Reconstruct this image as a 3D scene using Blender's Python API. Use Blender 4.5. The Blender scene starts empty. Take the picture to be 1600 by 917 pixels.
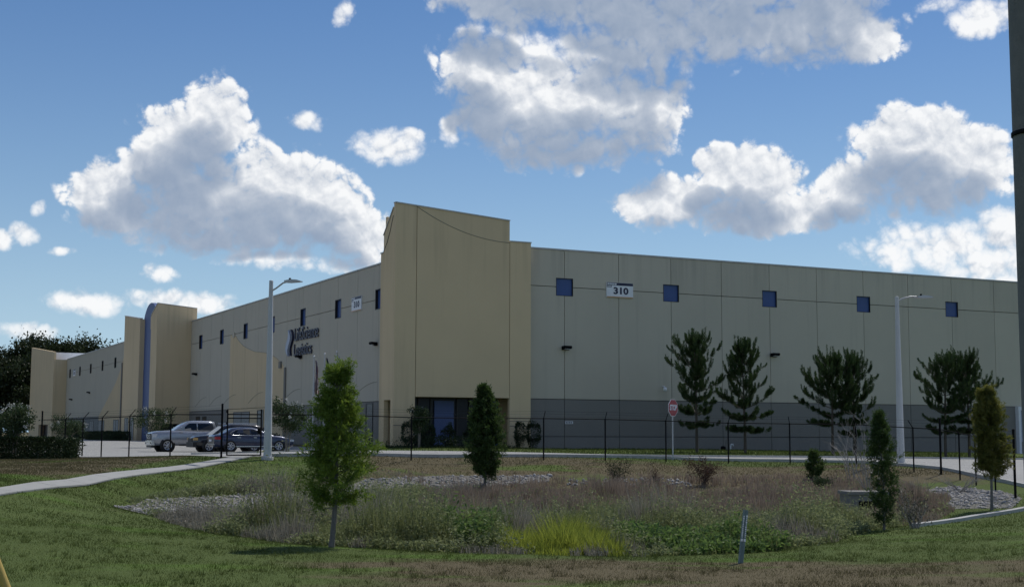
import bpy, bmesh, math, random
import numpy as np
from mathutils import Vector, Matrix

# ------------------------------------------------------------------ camera, sky, sun, exposure
SC = bpy.context.scene
COL = SC.collection
CZ = 1.15                                   # camera height above the paved lot
PITCH, ROLL, TH = math.radians(5.845), math.radians(.21), math.radians(26.32)
SUN_AZ, SUN_EL = math.radians(38), math.radians(56)

cam_d = bpy.data.cameras.new('camera')
cam = bpy.data.objects.new('camera', cam_d); COL.objects.link(cam)
cam_d.sensor_width = 36; cam_d.lens = 48.0; cam_d.clip_start = .1; cam_d.clip_end = 9000
_f = Vector((0, math.cos(PITCH), math.sin(PITCH))); _u = Vector((0, -math.sin(PITCH), math.cos(PITCH))); _r = Vector((1, 0, 0))
_r2 = _r*math.cos(ROLL) + _u*math.sin(ROLL); _u2 = _u*math.cos(ROLL) - _r*math.sin(ROLL)
_m = Matrix((_r2, _u2, -_f)).transposed().to_4x4(); _m.translation = (0, 0, CZ)
cam.matrix_world = _m
SC.camera = cam

def az_el(px, py):
    d = _f + _r2*((px-800)/2133) + _u2*((458.5-py)/2133); d.normalize()
    return math.atan2(d.x, d.y), math.asin(d.z)

SC.view_settings.view_transform = 'Standard'; SC.view_settings.look = 'None'
SC.view_settings.exposure = 0.75; SC.view_settings.gamma = 1.0
SC.cycles.max_bounces = 6; SC.cycles.diffuse_bounces = 3; SC.cycles.transparent_max_bounces = 8
SC.cycles.use_denoising = True
SC.cycles.sample_clamp_indirect = 6

SKY_STRENGTH = 0.047
CLOUD_WHITE = (.57, .575, .58); CLOUD_DARK = (.170, .215, .290)

def build_world():
    w = bpy.data.worlds.new('World'); SC.world = w; w.use_nodes = True
    nt = w.node_tree; nt.nodes.clear()
    # density of the clouds as a node group: vector (azimuth, elevation) in degrees -> density
    g = bpy.data.node_groups.new('cloud_density', 'ShaderNodeTree')
    g.interface.new_socket('P', in_out='INPUT', socket_type='NodeSocketVector')
    g.interface.new_socket('D', in_out='OUTPUT', socket_type='NodeSocketFloat')
    g.interface.new_socket('L', in_out='OUTPUT', socket_type='NodeSocketFloat')
    g.interface.new_socket('B', in_out='OUTPUT', socket_type='NodeSocketFloat')
    gi = g.nodes.new('NodeGroupInput'); go = g.nodes.new('NodeGroupOutput')
    P = gi.outputs[0]
    # gentle warp of the outlines
    def noise(scale, detail, rough, vec, dims='3D'):
        n = g.nodes.new('ShaderNodeTexNoise'); n.noise_dimensions = dims
        n.inputs['Scale'].default_value = scale; n.inputs['Detail'].default_value = detail; n.inputs['Roughness'].default_value = rough
        g.links.new(vec, n.inputs['Vector']); return n
    def mth(op, a, b=None, c=None, clamp=False, tree=g):
        n = tree.nodes.new('ShaderNodeMath'); n.operation = op; n.use_clamp = clamp
        for i, v in enumerate((a, b, c)):
            if v is None: continue
            if isinstance(v, (int, float)): n.inputs[i].default_value = v
            else: tree.links.new(v, n.inputs[i])
        return n.outputs[0]
    def vm(op, a, b=None, tree=g):
        n = tree.nodes.new('ShaderNodeVectorMath'); n.operation = op
        for i, v in enumerate((a, b)):
            if v is None: continue
            if isinstance(v, (tuple, list)): n.inputs[i].default_value = v
            else: tree.links.new(v, n.inputs[i])
        return n
    vr = g.nodes.new('ShaderNodeVectorRotate'); vr.rotation_type = 'EULER_XYZ'; vr.inputs['Rotation'].default_value = (.5, .7, .4)
    g.links.new(P, vr.inputs['Vector']); PR = vm('ADD', vr.outputs[0], (13.37, 5.71, 8.13)).outputs[0]     # off the noise lattice
    wn = noise(.22, 1.0, .5, PR)
    wv = vm('SUBTRACT', wn.outputs['Color'], (.5, .5, .5)).outputs[0]
    Q = vm('ADD', P, vm('MULTIPLY', wv, (1.3, .7, 0)).outputs[0]).outputs[0]
    def union(blobs):
        acc = None
        for (px, py, rx, ry) in blobs:
            a, e = az_el(px, py); a, e = math.degrees(a), math.degrees(e)
            k = 1/2133*57.3
            d = vm('SUBTRACT', Q, (a, e, 0)).outputs[0]
            d = vm('MULTIPLY', d, (1/(rx*k), 1/(ry*k), 0)).outputs[0]
            v = mth('SUBTRACT', 1.0, vm('DOT_PRODUCT', d, d).outputs['Value'])
            acc = v if acc is None else mth('SMOOTH_MAX', acc, v, .4)
        return mth('MAXIMUM', acc, -1.6)
    # the rest of the sky, away from the part of it in the photograph, carries the same kind of clouds
    sx = g.nodes.new('ShaderNodeSeparateXYZ'); g.links.new(P, sx.inputs[0])
    far = noise(.085, 2.0, .5, PR)
    gen = mth('MULTIPLY_ADD', far.outputs['Fac'], 7.0, -3.85)
    aa = mth('ABSOLUTE', sx.outputs[0])
    m1 = mth('MULTIPLY_ADD', aa, .22, -4.9); m2 = mth('MULTIPLY_ADD', sx.outputs[1], .22, -4.6)
    side = mth('MINIMUM', mth('MAXIMUM', m1, m2), 0.0)      # 0 beyond the frame, strongly negative inside it
    low_base = mth('MAXIMUM', mth('MINIMUM', mth('MULTIPLY', union(BIG_CLOUDS), 1.4), 1.25), mth('ADD', gen, mth('MULTIPLY', side, 3.0)))
    base = mth('SMOOTH_MAX', low_base, union(SMALL_CLOUDS), .3)
    # billows: sums of |noise| give rounded heads with creases
    tot = low = None
    for i, (s, amp) in enumerate(((.40, .70), (.85, .80), (1.8, .50), (4.0, .24), (9.0, .11))):
        n = noise(s, 0.0, .5, PR)
        b = mth('ABSOLUTE', mth('MULTIPLY_ADD', n.outputs['Fac'], 2.0, -1.0))
        b = mth('MULTIPLY_ADD', b, amp*2.2, -amp*.50)
        tot = b if tot is None else mth('ADD', tot, b)
        if i == 1: low = tot
    bill = mth('MULTIPLY', tot, .62)
    fb = noise(1.1, 5.0, .58, PR)
    fbm = mth('MULTIPLY_ADD', fb.outputs['Fac'], 1.2, -.6)
    g.links.new(mth('ADD', base, mth('ADD', bill, fbm)), go.inputs[0])
    g.links.new(mth('ADD', low_base, mth('MULTIPLY', low, .38)), go.inputs[1])
    g.links.new(bill, go.inputs[2])

    # main tree
    tc = nt.nodes.new('ShaderNodeTexCoord')
    s = nt.nodes.new('ShaderNodeSeparateXYZ'); nt.links.new(tc.outputs['Generated'], s.inputs[0])
    M = lambda *a, **k: mth(*a, tree=nt, **k)
    az = M('MULTIPLY', M('ARCTAN2', s.outputs[0], s.outputs[1]), 57.2958)
    el = M('MULTIPLY', M('ARCSINE', s.outputs[2]), 57.2958)
    cb = nt.nodes.new('ShaderNodeCombineXYZ'); nt.links.new(az, cb.inputs[0]); nt.links.new(el, cb.inputs[1])
    def dens_at(off):
        n = nt.nodes.new('ShaderNodeGroup'); n.node_tree = g
        v = cb.outputs[0] if off is None else vm('ADD', cb.outputs[0], off, tree=nt).outputs[0]
        nt.links.new(v, n.inputs[0]); return n.outputs
    o0 = dens_at(None); o1 = dens_at((.16, .34, 0)); o2 = dens_at((.50, 1.75, 0))
    d0 = o0['D']
    near = nt.nodes.new('ShaderNodeMapRange'); near.interpolation_type = 'SMOOTHSTEP'; nt.links.new(o0['L'], near.inputs[0]); near.inputs[1].default_value = -.45; near.inputs[2].default_value = .30
    near = near.outputs[0]          # 1 in the big clouds, 0 in the small thin ones
    thick = M('MAXIMUM', o0['L'], 0.0); over = M('MULTIPLY', M('MAXIMUM', o2['L'], 0.0), near)      # cloud in front of the eye, cloud between here and the sun
    tau = M('ADD', M('MULTIPLY', thick, .22), M('MULTIPLY', over, 2.0))
    lit = M('EXPONENT', M('MULTIPLY', tau, -1.0))
    relief = M('MULTIPLY', M('SUBTRACT', o0['B'], o1['B']), M('MULTIPLY_ADD', lit, .52, .04))
    lit = M('ADD', M('MULTIPLY', lit, .94), relief, clamp=True)
    alpha = nt.nodes.new('ShaderNodeMapRange'); alpha.interpolation_type = 'SMOOTHSTEP'
    nt.links.new(d0, alpha.inputs[0]); alpha.inputs[1].default_value = -.20; nt.links.new(M('ADD', M('MULTIPLY_ADD', near, -.82, 1.12), M('MULTIPLY', M('MULTIPLY', M('SUBTRACT', 1.0, lit), near), .75)), alpha.inputs[2])     # crisp sunlit heads, softer undersides
    mc = nt.nodes.new('ShaderNodeMix'); mc.data_type = 'RGBA'
    nt.links.new(lit, mc.inputs[0]); mc.inputs[6].default_value = (*CLOUD_DARK, 1); mc.inputs[7].default_value = (*CLOUD_WHITE, 1)
    sky = nt.nodes.new('ShaderNodeTexSky'); sky.sky_type = 'NISHITA'; sky.sun_disc = False
    sky.sun_elevation = SUN_EL; sky.sun_rotation = SUN_AZ
    sky.altitude = 0; sky.air_density = 1.0; sky.dust_density = .1; sky.ozone_density = 1.6
    hs = nt.nodes.new('ShaderNodeHueSaturation'); hs.inputs['Saturation'].default_value = 1.33; hs.inputs['Hue'].default_value = .51; nt.links.new(sky.outputs[0], hs.inputs['Color'])
    # pale humid air low over the horizon
    hz = M('MULTIPLY', M('EXPONENT', M('MULTIPLY', M('MAXIMUM', el, 0.0), -.125)), .97)
    hm = nt.nodes.new('ShaderNodeMix'); hm.data_type = 'RGBA'; nt.links.new(hz, hm.inputs[0]); nt.links.new(hs.outputs[0], hm.inputs[6]); hm.inputs[7].default_value = (5.3, 7.9, 10.7, 1)
    b1 = nt.nodes.new('ShaderNodeBackground'); nt.links.new(hm.outputs[2], b1.inputs[0]); b1.inputs[1].default_value = SKY_STRENGTH
    b2 = nt.nodes.new('ShaderNodeBackground'); nt.links.new(mc.outputs[2], b2.inputs[0]); b2.inputs[1].default_value = 1.0
    # clouds fade out below the horizon and thin into the haze just above it
    fade = nt.nodes.new('ShaderNodeMapRange'); nt.links.new(el, fade.inputs[0]); fade.inputs[1].default_value = -.5; fade.inputs[2].default_value = 5.0
    al = M('MULTIPLY', alpha.outputs[0], fade.outputs[0])
    al = M('MULTIPLY', al, .97)
    mx = nt.nodes.new('ShaderNodeMixShader'); nt.links.new(al, mx.inputs[0]); nt.links.new(b1.outputs[0], mx.inputs[1]); nt.links.new(b2.outputs[0], mx.inputs[2])
    out = nt.nodes.new('ShaderNodeOutputWorld'); nt.links.new(mx.outputs[0], out.inputs[0])
    w.cycles.sampling_method = 'MANUAL'; w.cycles.sample_map_resolution = 512

# clouds (centre and half sizes, in pixels of the photograph's angular scale)
BIG_CLOUDS = [
 (340,185,62,66),(285,228,82,70),(228,262,50,40),(163,300,70,46),(180,330,60,40),(315,310,135,85),(425,300,105,72),(500,325,98,72),(555,365,64,56),(360,355,200,48),
 (745,105,75,50),(790,165,100,72),(905,165,140,70),(1010,180,72,78),(880,232,130,40),(770,0,100,34),(900,0,190,52),(1080,35,200,66),(1250,45,150,64),(1345,60,60,46),(1050,-70,480,115),
 (1430,225,105,62),(1440,280,140,60),(1520,250,75,62),(1180,285,80,60),(1130,262,42,36),(1050,315,100,44),(1200,335,160,34),(1330,285,60,40)]
SMALL_CLOUDS = [
 (800,85,120,48),(930,95,130,50),(870,120,110,50), (430,404,95,18),(545,408,70,20),(1480,390,140,44),(1575,365,75,50),(1550,420,110,44),(1420,370,60,24),(1530,28,52,30),(1475,8,45,14),
 (602,224,66,30),(480,190,34,18),(697,203,18,26),(533,22,17,20),(255,426,28,17),(150,472,75,22),(52,361,24,16),(8,372,24,15),(68,318,11,15),(285,472,110,20),(105,392,26,9),(30,515,60,14),(640,205,22,12)]
build_world()

sun_d = bpy.data.lights.new('sun', 'SUN'); sun_d.energy = 1.85; sun_d.angle = math.radians(1.0); sun_d.color = (1, .95, .87)
sun = bpy.data.objects.new('sun', sun_d); COL.objects.link(sun)
_sd = Vector((math.sin(SUN_AZ)*math.cos(SUN_EL), math.cos(SUN_AZ)*math.cos(SUN_EL), math.sin(SUN_EL)))
sun.rotation_euler = _sd.to_track_quat('Z', 'Y').to_euler()
sun.location = (40, 40, 80)

# ------------------------------------------------------------------ helpers
rnd = random.Random(7)
RNG = np.random.default_rng(11)

def tag(o, label=None, cat=None, group=None, kind=None):
    if label: o['label'] = label
    if cat: o['category'] = cat
    if group: o['group'] = group
    if kind: o['kind'] = kind
    return o

def empty(name, loc=(0, 0, 0), rz=0):
    o = bpy.data.objects.new(name, None); COL.objects.link(o)
    o.location = loc; o.rotation_euler = (0, 0, rz); o.empty_display_size = .2
    return o

def link(name, me, mat, parent=None):
    o = bpy.data.objects.new(name, me); COL.objects.link(o)
    if mat is not None and not me.materials: me.materials.append(mat)
    if parent is not None: o.parent = parent
    return o

class MB:
    """collects shapes into ONE mesh"""
    def __init__(s): s.v = []; s.f = []; s.sm = []
    def add(s, vs, fs, smooth=False):
        o = len(s.v); s.v += [tuple(p) for p in vs]; s.f += [tuple(i+o for i in f) for f in fs]; s.sm += [smooth]*len(fs); return s
    def box(s, x0, x1, y0, y1, z0, z1):
        v = [(x0,y0,z0),(x1,y0,z0),(x1,y1,z0),(x0,y1,z0),(x0,y0,z1),(x1,y0,z1),(x1,y1,z1),(x0,y1,z1)]
        return s.add(v, [(3,2,1,0),(4,5,6,7),(0,1,5,4),(1,2,6,5),(2,3,7,6),(3,0,4,7)])
    def prism(s, poly, axis, a, b):
        """polygon in the plane across `axis`, extruded from a to b. axis x: (y,z); y: (x,z); z: (x,y)"""
        def P(q, t): return {'x': (t, q[0], q[1]), 'y': (q[0], t, q[1]), 'z': (q[0], q[1], t)}[axis]
        n = len(poly); v = [P(q, a) for q in poly] + [P(q, b) for q in poly]
        f = [tuple(range(n)), tuple(range(2*n-1, n-1, -1))] + [(i, i+n, (i+1) % n+n, (i+1) % n) for i in range(n)]
        return s.add(v, f)
    def tube(s, pts, r, n=8, cap=True, smooth=True):
        pts = [Vector(p) for p in pts]; m = len(pts)
        rs = r if isinstance(r, (list, tuple)) else [r]*m
        v = []; prev = None
        for i, p in enumerate(pts):
            t = (pts[min(i+1, m-1)] - pts[max(i-1, 0)]).normalized()
            a = t.orthogonal().normalized() if prev is None else (prev - t*prev.dot(t)).normalized()
            prev = a; b = t.cross(a)
            for k in range(n):
                th = 2*math.pi*k/n; v.append(p + (a*math.cos(th) + b*math.sin(th))*rs[i])
        f = [(i*n+k, i*n+(k+1) % n, (i+1)*n+(k+1) % n, (i+1)*n+k) for i in range(m-1) for k in range(n)]
        s.add(v, f, smooth)
        if cap: s.add(v[:n], [tuple(reversed(range(n)))]); s.add(v[-n:], [tuple(range(n))])
        return s
    def lathe(s, prof, n=16, origin=(0, 0, 0), axis='z', smooth=True):
        v = []
        for (r, h) in prof:
            for k in range(n):
                th = 2*math.pi*k/n; c, q = r*math.cos(th), r*math.sin(th)
                p = {'z': (c, q, h), 'y': (c, h, q), 'x': (h, c, q)}[axis]
                v.append(tuple(p[i]+origin[i] for i in range(3)))
        f = [(i*n+k, i*n+(k+1) % n, (i+1)*n+(k+1) % n, (i+1)*n+k) for i in range(len(prof)-1) for k in range(n)]
        return s.add(v, f, smooth)
    def mesh(s, name):
        me = bpy.data.meshes.new(name); me.from_pydata(s.v, [], s.f); me.polygons.foreach_set('use_smooth', s.sm)
        bm = bmesh.new(); bm.from_mesh(me); bmesh.ops.recalc_face_normals(bm, faces=bm.faces); bm.to_mesh(me); bm.free()
        return me
    def build(s, name, mat, parent=None): return link(name, s.mesh(name), mat, parent)

def np_mesh(name, V, F, mat, parent=None, tint=None, smooth=False):
    """numpy vertices (N,3) and faces (M,3 or 4) to one mesh object; tint: one value for each vertex"""
    me = bpy.data.meshes.new(name); k = F.shape[1]
    me.vertices.add(len(V)); me.vertices.foreach_set('co', np.ascontiguousarray(V, np.float32).ravel())
    me.loops.add(F.size); me.loops.foreach_set('vertex_index', np.ascontiguousarray(F, np.int32).ravel())
    me.polygons.add(len(F)); me.polygons.foreach_set('loop_start', np.arange(0, F.size, k, dtype=np.int32))
    me.polygons.foreach_set('loop_total', np.full(len(F), k, np.int32))
    if smooth: me.polygons.foreach_set('use_smooth', np.ones(len(F), bool))
    if tint is not None:
        at = me.attributes.new('tint', 'FLOAT', 'POINT'); at.data.foreach_set('value', np.ascontiguousarray(tint, np.float32))
    me.update(calc_edges=True)
    return link(name, me, mat, parent)

def unit(a): return a/np.maximum(np.linalg.norm(a, axis=-1, keepdims=True), 1e-9)

def leaves(P, D, L, W, rng, tint=None, bend=.15):
    """diamond leaves of two triangles: base P, direction D, lengths L, widths W -> V, F, tint"""
    n = len(P); D = unit(D); L = np.broadcast_to(L, n)[:, None]; W = np.broadcast_to(W, n)[:, None]
    S = unit(np.cross(D, rng.normal(size=(n, 3)))); Nn = np.cross(D, S)
    mid = P + D*L*.5 + Nn*L*bend*.5
    V = np.stack([P, mid + S*W*.5, P + D*L, mid - S*W*.5], 1).reshape(-1, 3)
    i = np.arange(n)[:, None]*4
    F = np.concatenate([i+np.array([0, 1, 2]), i+np.array([0, 2, 3])], 0)
    t = rng.random(n) if tint is None else tint
    return V, F, np.repeat(t, 4)

def blades(P, H, W, lean, rng, tint=None):
    """upright grass blades: one triangle each"""
    n = len(P); a = rng.random(n)*2*np.pi; b = rng.random(n)*2*np.pi
    S = np.stack([np.cos(a), np.sin(a), np.zeros(n)], 1)*(np.broadcast_to(W, n)*.5)[:, None]
    T = P + np.stack([np.cos(b)*lean, np.sin(b)*lean, np.ones(n)], 1)*np.broadcast_to(H, n)[:, None]
    V = np.stack([P-S, P+S, T], 1).reshape(-1, 3); F = np.arange(3*n).reshape(-1, 3)
    t = rng.random(n) if tint is None else tint
    return V, F, np.repeat(t, 3)

def join_vft(L):
    Vs, Fs, Ts, o = [], [], [], 0
    for V, F, T in L: Vs.append(V); Fs.append(F+o); Ts.append(T); o += len(V)
    return np.concatenate(Vs), np.concatenate(Fs), np.concatenate(Ts)

# ------------------------------------------------------------------ materials
def new_mat(name):
    m = bpy.data.materials.new(name); m.use_nodes = True; nt = m.node_tree; nt.nodes.clear()
    out = nt.nodes.new('ShaderNodeOutputMaterial'); return m, nt, out
def rgba(c): return (c[0], c[1], c[2], 1)
def nmath(nt, op, a, b=None, c=None, clamp=False):
    n = nt.nodes.new('ShaderNodeMath'); n.operation = op; n.use_clamp = clamp
    for i, v in enumerate((a, b, c)):
        if v is None: continue
        if isinstance(v, (int, float)): n.inputs[i].default_value = v
        else: nt.links.new(v, n.inputs[i])
    return n.outputs[0]
def nmix(nt, f, a, b, blend='MIX'):
    n = nt.nodes.new('ShaderNodeMix'); n.data_type = 'RGBA'; n.blend_type = blend
    for i, v in ((0, f), (6, a), (7, b)):
        if isinstance(v, (int, float)): n.inputs[i].default_value = v
        elif isinstance(v, tuple): n.inputs[i].default_value = rgba(v)
        else: nt.links.new(v, n.inputs[i])
    return n.outputs[2]
def nnoise(nt, scale, detail=3, rough=.55, vec=None, out='Fac', stretch=None):
    n = nt.nodes.new('ShaderNodeTexNoise'); n.inputs['Scale'].default_value = scale; n.inputs['Detail'].default_value = detail; n.inputs['Roughness'].default_value = rough
    if vec is None: vec = nt.nodes.new('ShaderNodeNewGeometry').outputs['Position']
    if stretch:
        k = nt.nodes.new('ShaderNodeVectorMath'); k.operation = 'MULTIPLY'; nt.links.new(vec, k.inputs[0]); k.inputs[1].default_value = stretch; vec = k.outputs[0]
    nt.links.new(vec, n.inputs['Vector']); return n.outputs[out]
def nramp(nt, f, lo, hi, smooth=True):
    n = nt.nodes.new('ShaderNodeMapRange'); n.interpolation_type = 'SMOOTHSTEP' if smooth else 'LINEAR'
    nt.links.new(f, n.inputs[0]); n.inputs[1].default_value = lo; n.inputs[2].default_value = hi; return n.outputs[0]
def nbump(nt, h, strength=.3, dist=.02):
    n = nt.nodes.new('ShaderNodeBump'); n.inputs['Strength'].default_value = strength; n.inputs['Distance'].default_value = dist
    nt.links.new(h, n.inputs['Height']); return n.outputs[0]
def principled(nt, out, col, rough=.6, metal=0, normal=None, spec=.5, coat=0):
    p = nt.nodes.new('ShaderNodeBsdfPrincipled')
    if isinstance(col, tuple): p.inputs['Base Color'].default_value = rgba(col)
    else: nt.links.new(col, p.inputs['Base Color'])
    if isinstance(rough, (int, float)): p.inputs['Roughness'].default_value = rough
    else: nt.links.new(rough, p.inputs['Roughness'])
    p.inputs['Metallic'].default_value = metal; p.inputs['Specular IOR Level'].default_value = spec; p.inputs['Coat Weight'].default_value = coat
    p.inputs['Coat Roughness'].default_value = .04
    if normal is not None: nt.links.new(normal, p.inputs['Normal'])
    nt.links.new(p.outputs[0], out.inputs[0]); return p

def plain(name, col, rough=.6, metal=0, var=.15, scale=3, bump=0, spec=.5, coat=0):
    m, nt, out = new_mat(name)
    n = nnoise(nt, scale, 4, .6)
    c = nmix(nt, n, tuple(x*(1-var) for x in col), tuple(min(1, x*(1+var)) for x in col))
    nb = nbump(nt, nnoise(nt, 60, 3), bump, .01) if bump else None
    principled(nt, out, c, rough, metal, nb, spec, coat); return m

def leaf_mat(name, dark, light, trans=.35, rough=.6):
    m, nt, out = new_mat(name)
    a = nt.nodes.new('ShaderNodeAttribute'); a.attribute_name = 'tint'
    c = nmix(nt, a.outputs['Fac'], dark, light)
    n = nnoise(nt, 1.3, 2)
    c = nmix(nt, nramp(nt, n, .35, .7), c, nmix(nt, .5, c, light))
    d = nt.nodes.new('ShaderNodeBsdfDiffuse'); t = nt.nodes.new('ShaderNodeBsdfTranslucent'); gl = nt.nodes.new('ShaderNodeBsdfGlossy')
    gl.inputs['Roughness'].default_value = .55; gl.inputs['Color'].default_value = (.5, .5, .5, 1)
    nt.links.new(c, d.inputs[0]); nt.links.new(c, t.inputs[0])
    m1 = nt.nodes.new('ShaderNodeMixShader'); m1.inputs[0].default_value = trans; nt.links.new(d.outputs[0], m1.inputs[1]); nt.links.new(t.outputs[0], m1.inputs[2])
    m2 = nt.nodes.new('ShaderNodeMixShader'); m2.inputs[0].default_value = .04; nt.links.new(m1.outputs[0], m2.inputs[1]); nt.links.new(gl.outputs[0], m2.inputs[2])
    nt.links.new(m2.outputs[0], out.inputs[0]); return m

def concrete_paint(name, col, streak=.13):
    """painted tilt-up concrete: slight blotches, faint vertical water streaks"""
    m, nt, out = new_mat(name)
    n1 = nnoise(nt, .35, 4, .6); n2 = nnoise(nt, 1.0, 4, .65, stretch=(1.1, 1.1, .06)); n3 = nnoise(nt, 14, 3, .6)
    oi = nt.nodes.new('ShaderNodeObjectInfo')
    c = nmix(nt, n1, tuple(x*.93 for x in col), tuple(x*1.06 for x in col))
    c = nmix(nt, nmath(nt, 'MULTIPLY', nramp(nt, n2, .52, .78), streak*2.2), c, tuple(x*.62 for x in col))
    sp = nt.nodes.new('ShaderNodeSeparateXYZ'); nt.links.new(nt.nodes.new('ShaderNodeNewGeometry').outputs['Position'], sp.inputs[0])
    run = nmath(nt, 'MULTIPLY', nramp(nt, nnoise(nt, 1.0, 3, .6, stretch=(1.6, 1.6, .05)), .48, .66), nramp(nt, sp.outputs[2], 10.5, 14.0))      # rain runs under the coping
    c = nmix(nt, nmath(nt, 'MULTIPLY', run, .30), c, tuple(x*.55 for x in col))
    v = nmath(nt, 'MULTIPLY_ADD', oi.outputs['Random'], .09, .955)
    cv = nt.nodes.new('ShaderNodeCombineColor'); [nt.links.new(v, cv.inputs[i]) for i in range(3)]
    c = nmix(nt, 1.0, c, cv.outputs[0], 'MULTIPLY')
    principled(nt, out, c, .85, 0, nbump(nt, n3, .12, .01), .25); return m

GREY = (.53, .485, .39); TAN = (.66, .52, .325); DARKGREY = (.225, .215, .195)
M = {}
M['grey'] = concrete_paint('grey_painted_concrete', GREY)
M['tan'] = concrete_paint('tan_painted_concrete', TAN)
M['darkgrey'] = concrete_paint('dark_grey_painted_concrete', DARKGREY)
M['joint'] = plain('joint_sealant', (.09, .09, .085), .9)
M['soft_joint'] = plain('painted_reveal', (.22, .205, .17), .9)
M['coping'] = plain('coping_metal', (.45, .45, .43), .45, .3)
M['blue_glass'] = plain('blue_spandrel_glass', (.048, .092, .25), .35, 0, .18, .6, .03, .3)
M['dark_glass'] = plain('dark_tinted_glass', (.010, .014, .022), .25, 0, .1, .5, 0, .2)
M['bronze'] = plain('dark_bronze_frame', (.012, .012, .013), .5)
M['blue_paint'] = plain('blue_painted_panel', (.066, .105, .25), .55, 0, .1, .6)
M['white_roof'] = plain('white_roof_membrane', (.78, .79, .80), .7)
M['black_metal'] = plain('black_coated_steel', (.007, .007, .008), .8, 0, .1, 3, 0, .12)
M['galv'] = plain('galvanised_steel', (.42, .43, .44), .45, .5, .12, 5)
M['pole_grey'] = plain('pale_grey_pole', (.50, .51, .51), .6, .0, .10, 2)
M['white_paint'] = plain('white_paint', (.75, .76, .78), .5)
M['navy'] = plain('navy_paint', (.007, .010, .045), .45)
M['orange'] = plain('orange_paint', (.55, .25, .07), .5)
M['red_sign'] = plain('red_sign_sheeting', (.36, .025, .035), .45)
M['silver_logo'] = plain('silver_blue_logo', (.32, .36, .47), .4)
M['bark'] = plain('bark', (.085, .07, .055), .9, 0, .4, 9, .6)
M['bark_grey'] = plain('grey_bark', (.15, .14, .13), .9, 0, .4, 9, .5)
M['bark_pale'] = plain('pale_smooth_bark', (.26, .22, .18), .8, 0, .3, 6)

def two_tone(name, upper, lower, pts, y0, y1):
    """grey wall with a tan field under a painted curve; pts: (y, z) of the curve in the building's own axes"""
    m, nt, out = new_mat(name)
    tc = nt.nodes.new('ShaderNodeTexCoord'); s = nt.nodes.new('ShaderNodeSeparateXYZ'); nt.links.new(tc.outputs['Object'], s.inputs[0])
    mr = nt.nodes.new('ShaderNodeMapRange'); nt.links.new(s.outputs[1], mr.inputs[0]); mr.inputs[1].default_value = y0; mr.inputs[2].default_value = y1
    fc = nt.nodes.new('ShaderNodeFloatCurve'); nt.links.new(mr.outputs[0], fc.inputs['Value'])
    cu = fc.mapping.curves[0]
    pp = sorted(((y-y0)/(y1-y0), z/16) for y, z in pts)
    while len(cu.points) < len(pp): cu.points.new(.5, .5)
    for q, (a, b) in zip(cu.points, pp): q.location = (a, b)
    fc.mapping.update()
    zc = nmath(nt, 'MULTIPLY', fc.outputs[0], 16)
    below = nmath(nt, 'LESS_THAN', s.outputs[2], zc)
    ins = nmath(nt, 'MULTIPLY', nmath(nt, 'GREATER_THAN', s.outputs[1], y0), nmath(nt, 'LESS_THAN', s.outputs[1], y1))
    f = nmath(nt, 'MULTIPLY', below, ins)
    c = nmix(nt, f, upper, lower)
    n1 = nnoise(nt, .35, 4, .6); c = nmix(nt, nmath(nt, 'MULTIPLY', n1, .14), c, (.12, .12, .11))
    n2 = nnoise(nt, 1.0, 4, .65, stretch=(2.2, 2.2, .10)); c = nmix(nt, nmath(nt, 'MULTIPLY', nramp(nt, n2, .52, .8), .2), c, (.14, .14, .13))
    principled(nt, out, c, .85, 0, nbump(nt, nnoise(nt, 14, 3), .12, .01), .25); return m

# ------------------------------------------------------------------ terrain
CTRL = np.array([
 (0,0,-.45),(-10,0,-.5),(10,0,-.5),(0,10,-.95),(-8,12,-1.0),(8,12,-.95),(0,-20,-.4),(-40,0,-.4),(40,0,-.5),
 (0,22,-1.3),(-8,22,-1.28),(8,22,-1.22),(-16,24,-1.0),(16,24,-1.0),(0,28.3,-1.33),(-4,29.5,-1.28),(5,27,-1.33),(9.5,36,-1.34),(-9,33,-1.12),
 (-11.5,42,-1.12),(-14.25,38.8,-.53),(-13.93,41.3,-.45),(-13.4,45.3,-.345),(-12.8,49.6,-.25),(-12.07,54.8,-.106),(-18,40,-.42),(-20,50,-.12),(-19,61,-.03),(-27,55,-.05),
 (-7,45,-1.5),(0,40,-1.72),(5,45,-1.72),(10,44,-1.55),(0,50,-1.45),(8,52,-1.35),(-4,36,-1.6),(5,36,-1.6),
 (-1,55,-1.05),(5,55,-1.1),(-6,54,-.9),(0,59.5,-.12),(6,60.8,-.14),(12,62.5,-.22),(-6,58,-.05),(12,57,-.85),(15.2,59.5,-.3),
 (14.8,43,-1.22),(16.6,45.6,-.95),(17.6,56,-.46),(17.4,51,-.78),(21,50,-.55),(22,60,-.38),(26,45,-.6),(22,38,-.85),(12,38,-1.32),(16,43,-1.18),
 (-7.6,87,.28),(2,91.5,.14),(12,97,.08),(21,101.4,-.08),(33,107,-.16),(42,111.4,-.36),(-21,122,.15),(-38,158,.15),(-90,258,.2),(60,120,-.4),
 (-10,75,-.08),(-22,88,-.16),(0,72,0),(10,72,-.1),(20,75,-.22),(30,78,-.36),(0,80,.0),(-25,80,-.1),(-25,100,-.1),(-14,93,-.1),(-35,70,0),(-50,100,0),(50,70,-.5),
 (200,0,0),(-200,0,0),(0,-200,0),(200,200,0),(-200,250,0),(0,260,0),(100,160,-.2)], float)
def _k(r2): return .5*r2*np.log(r2+1e-9)
def _tps():
    X = CTRL[:, :2]; n = len(X); K = _k(((X[:, None]-X[None])**2).sum(-1)) + np.eye(n)*.02
    A = np.zeros((n+3, n+3)); A[:n, :n] = K; A[:n, n] = 1; A[:n, n+1:] = X; A[n, :n] = 1; A[n+1:, :n] = X.T
    return np.linalg.solve(A, np.r_[CTRL[:, 2], 0, 0, 0])
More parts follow.
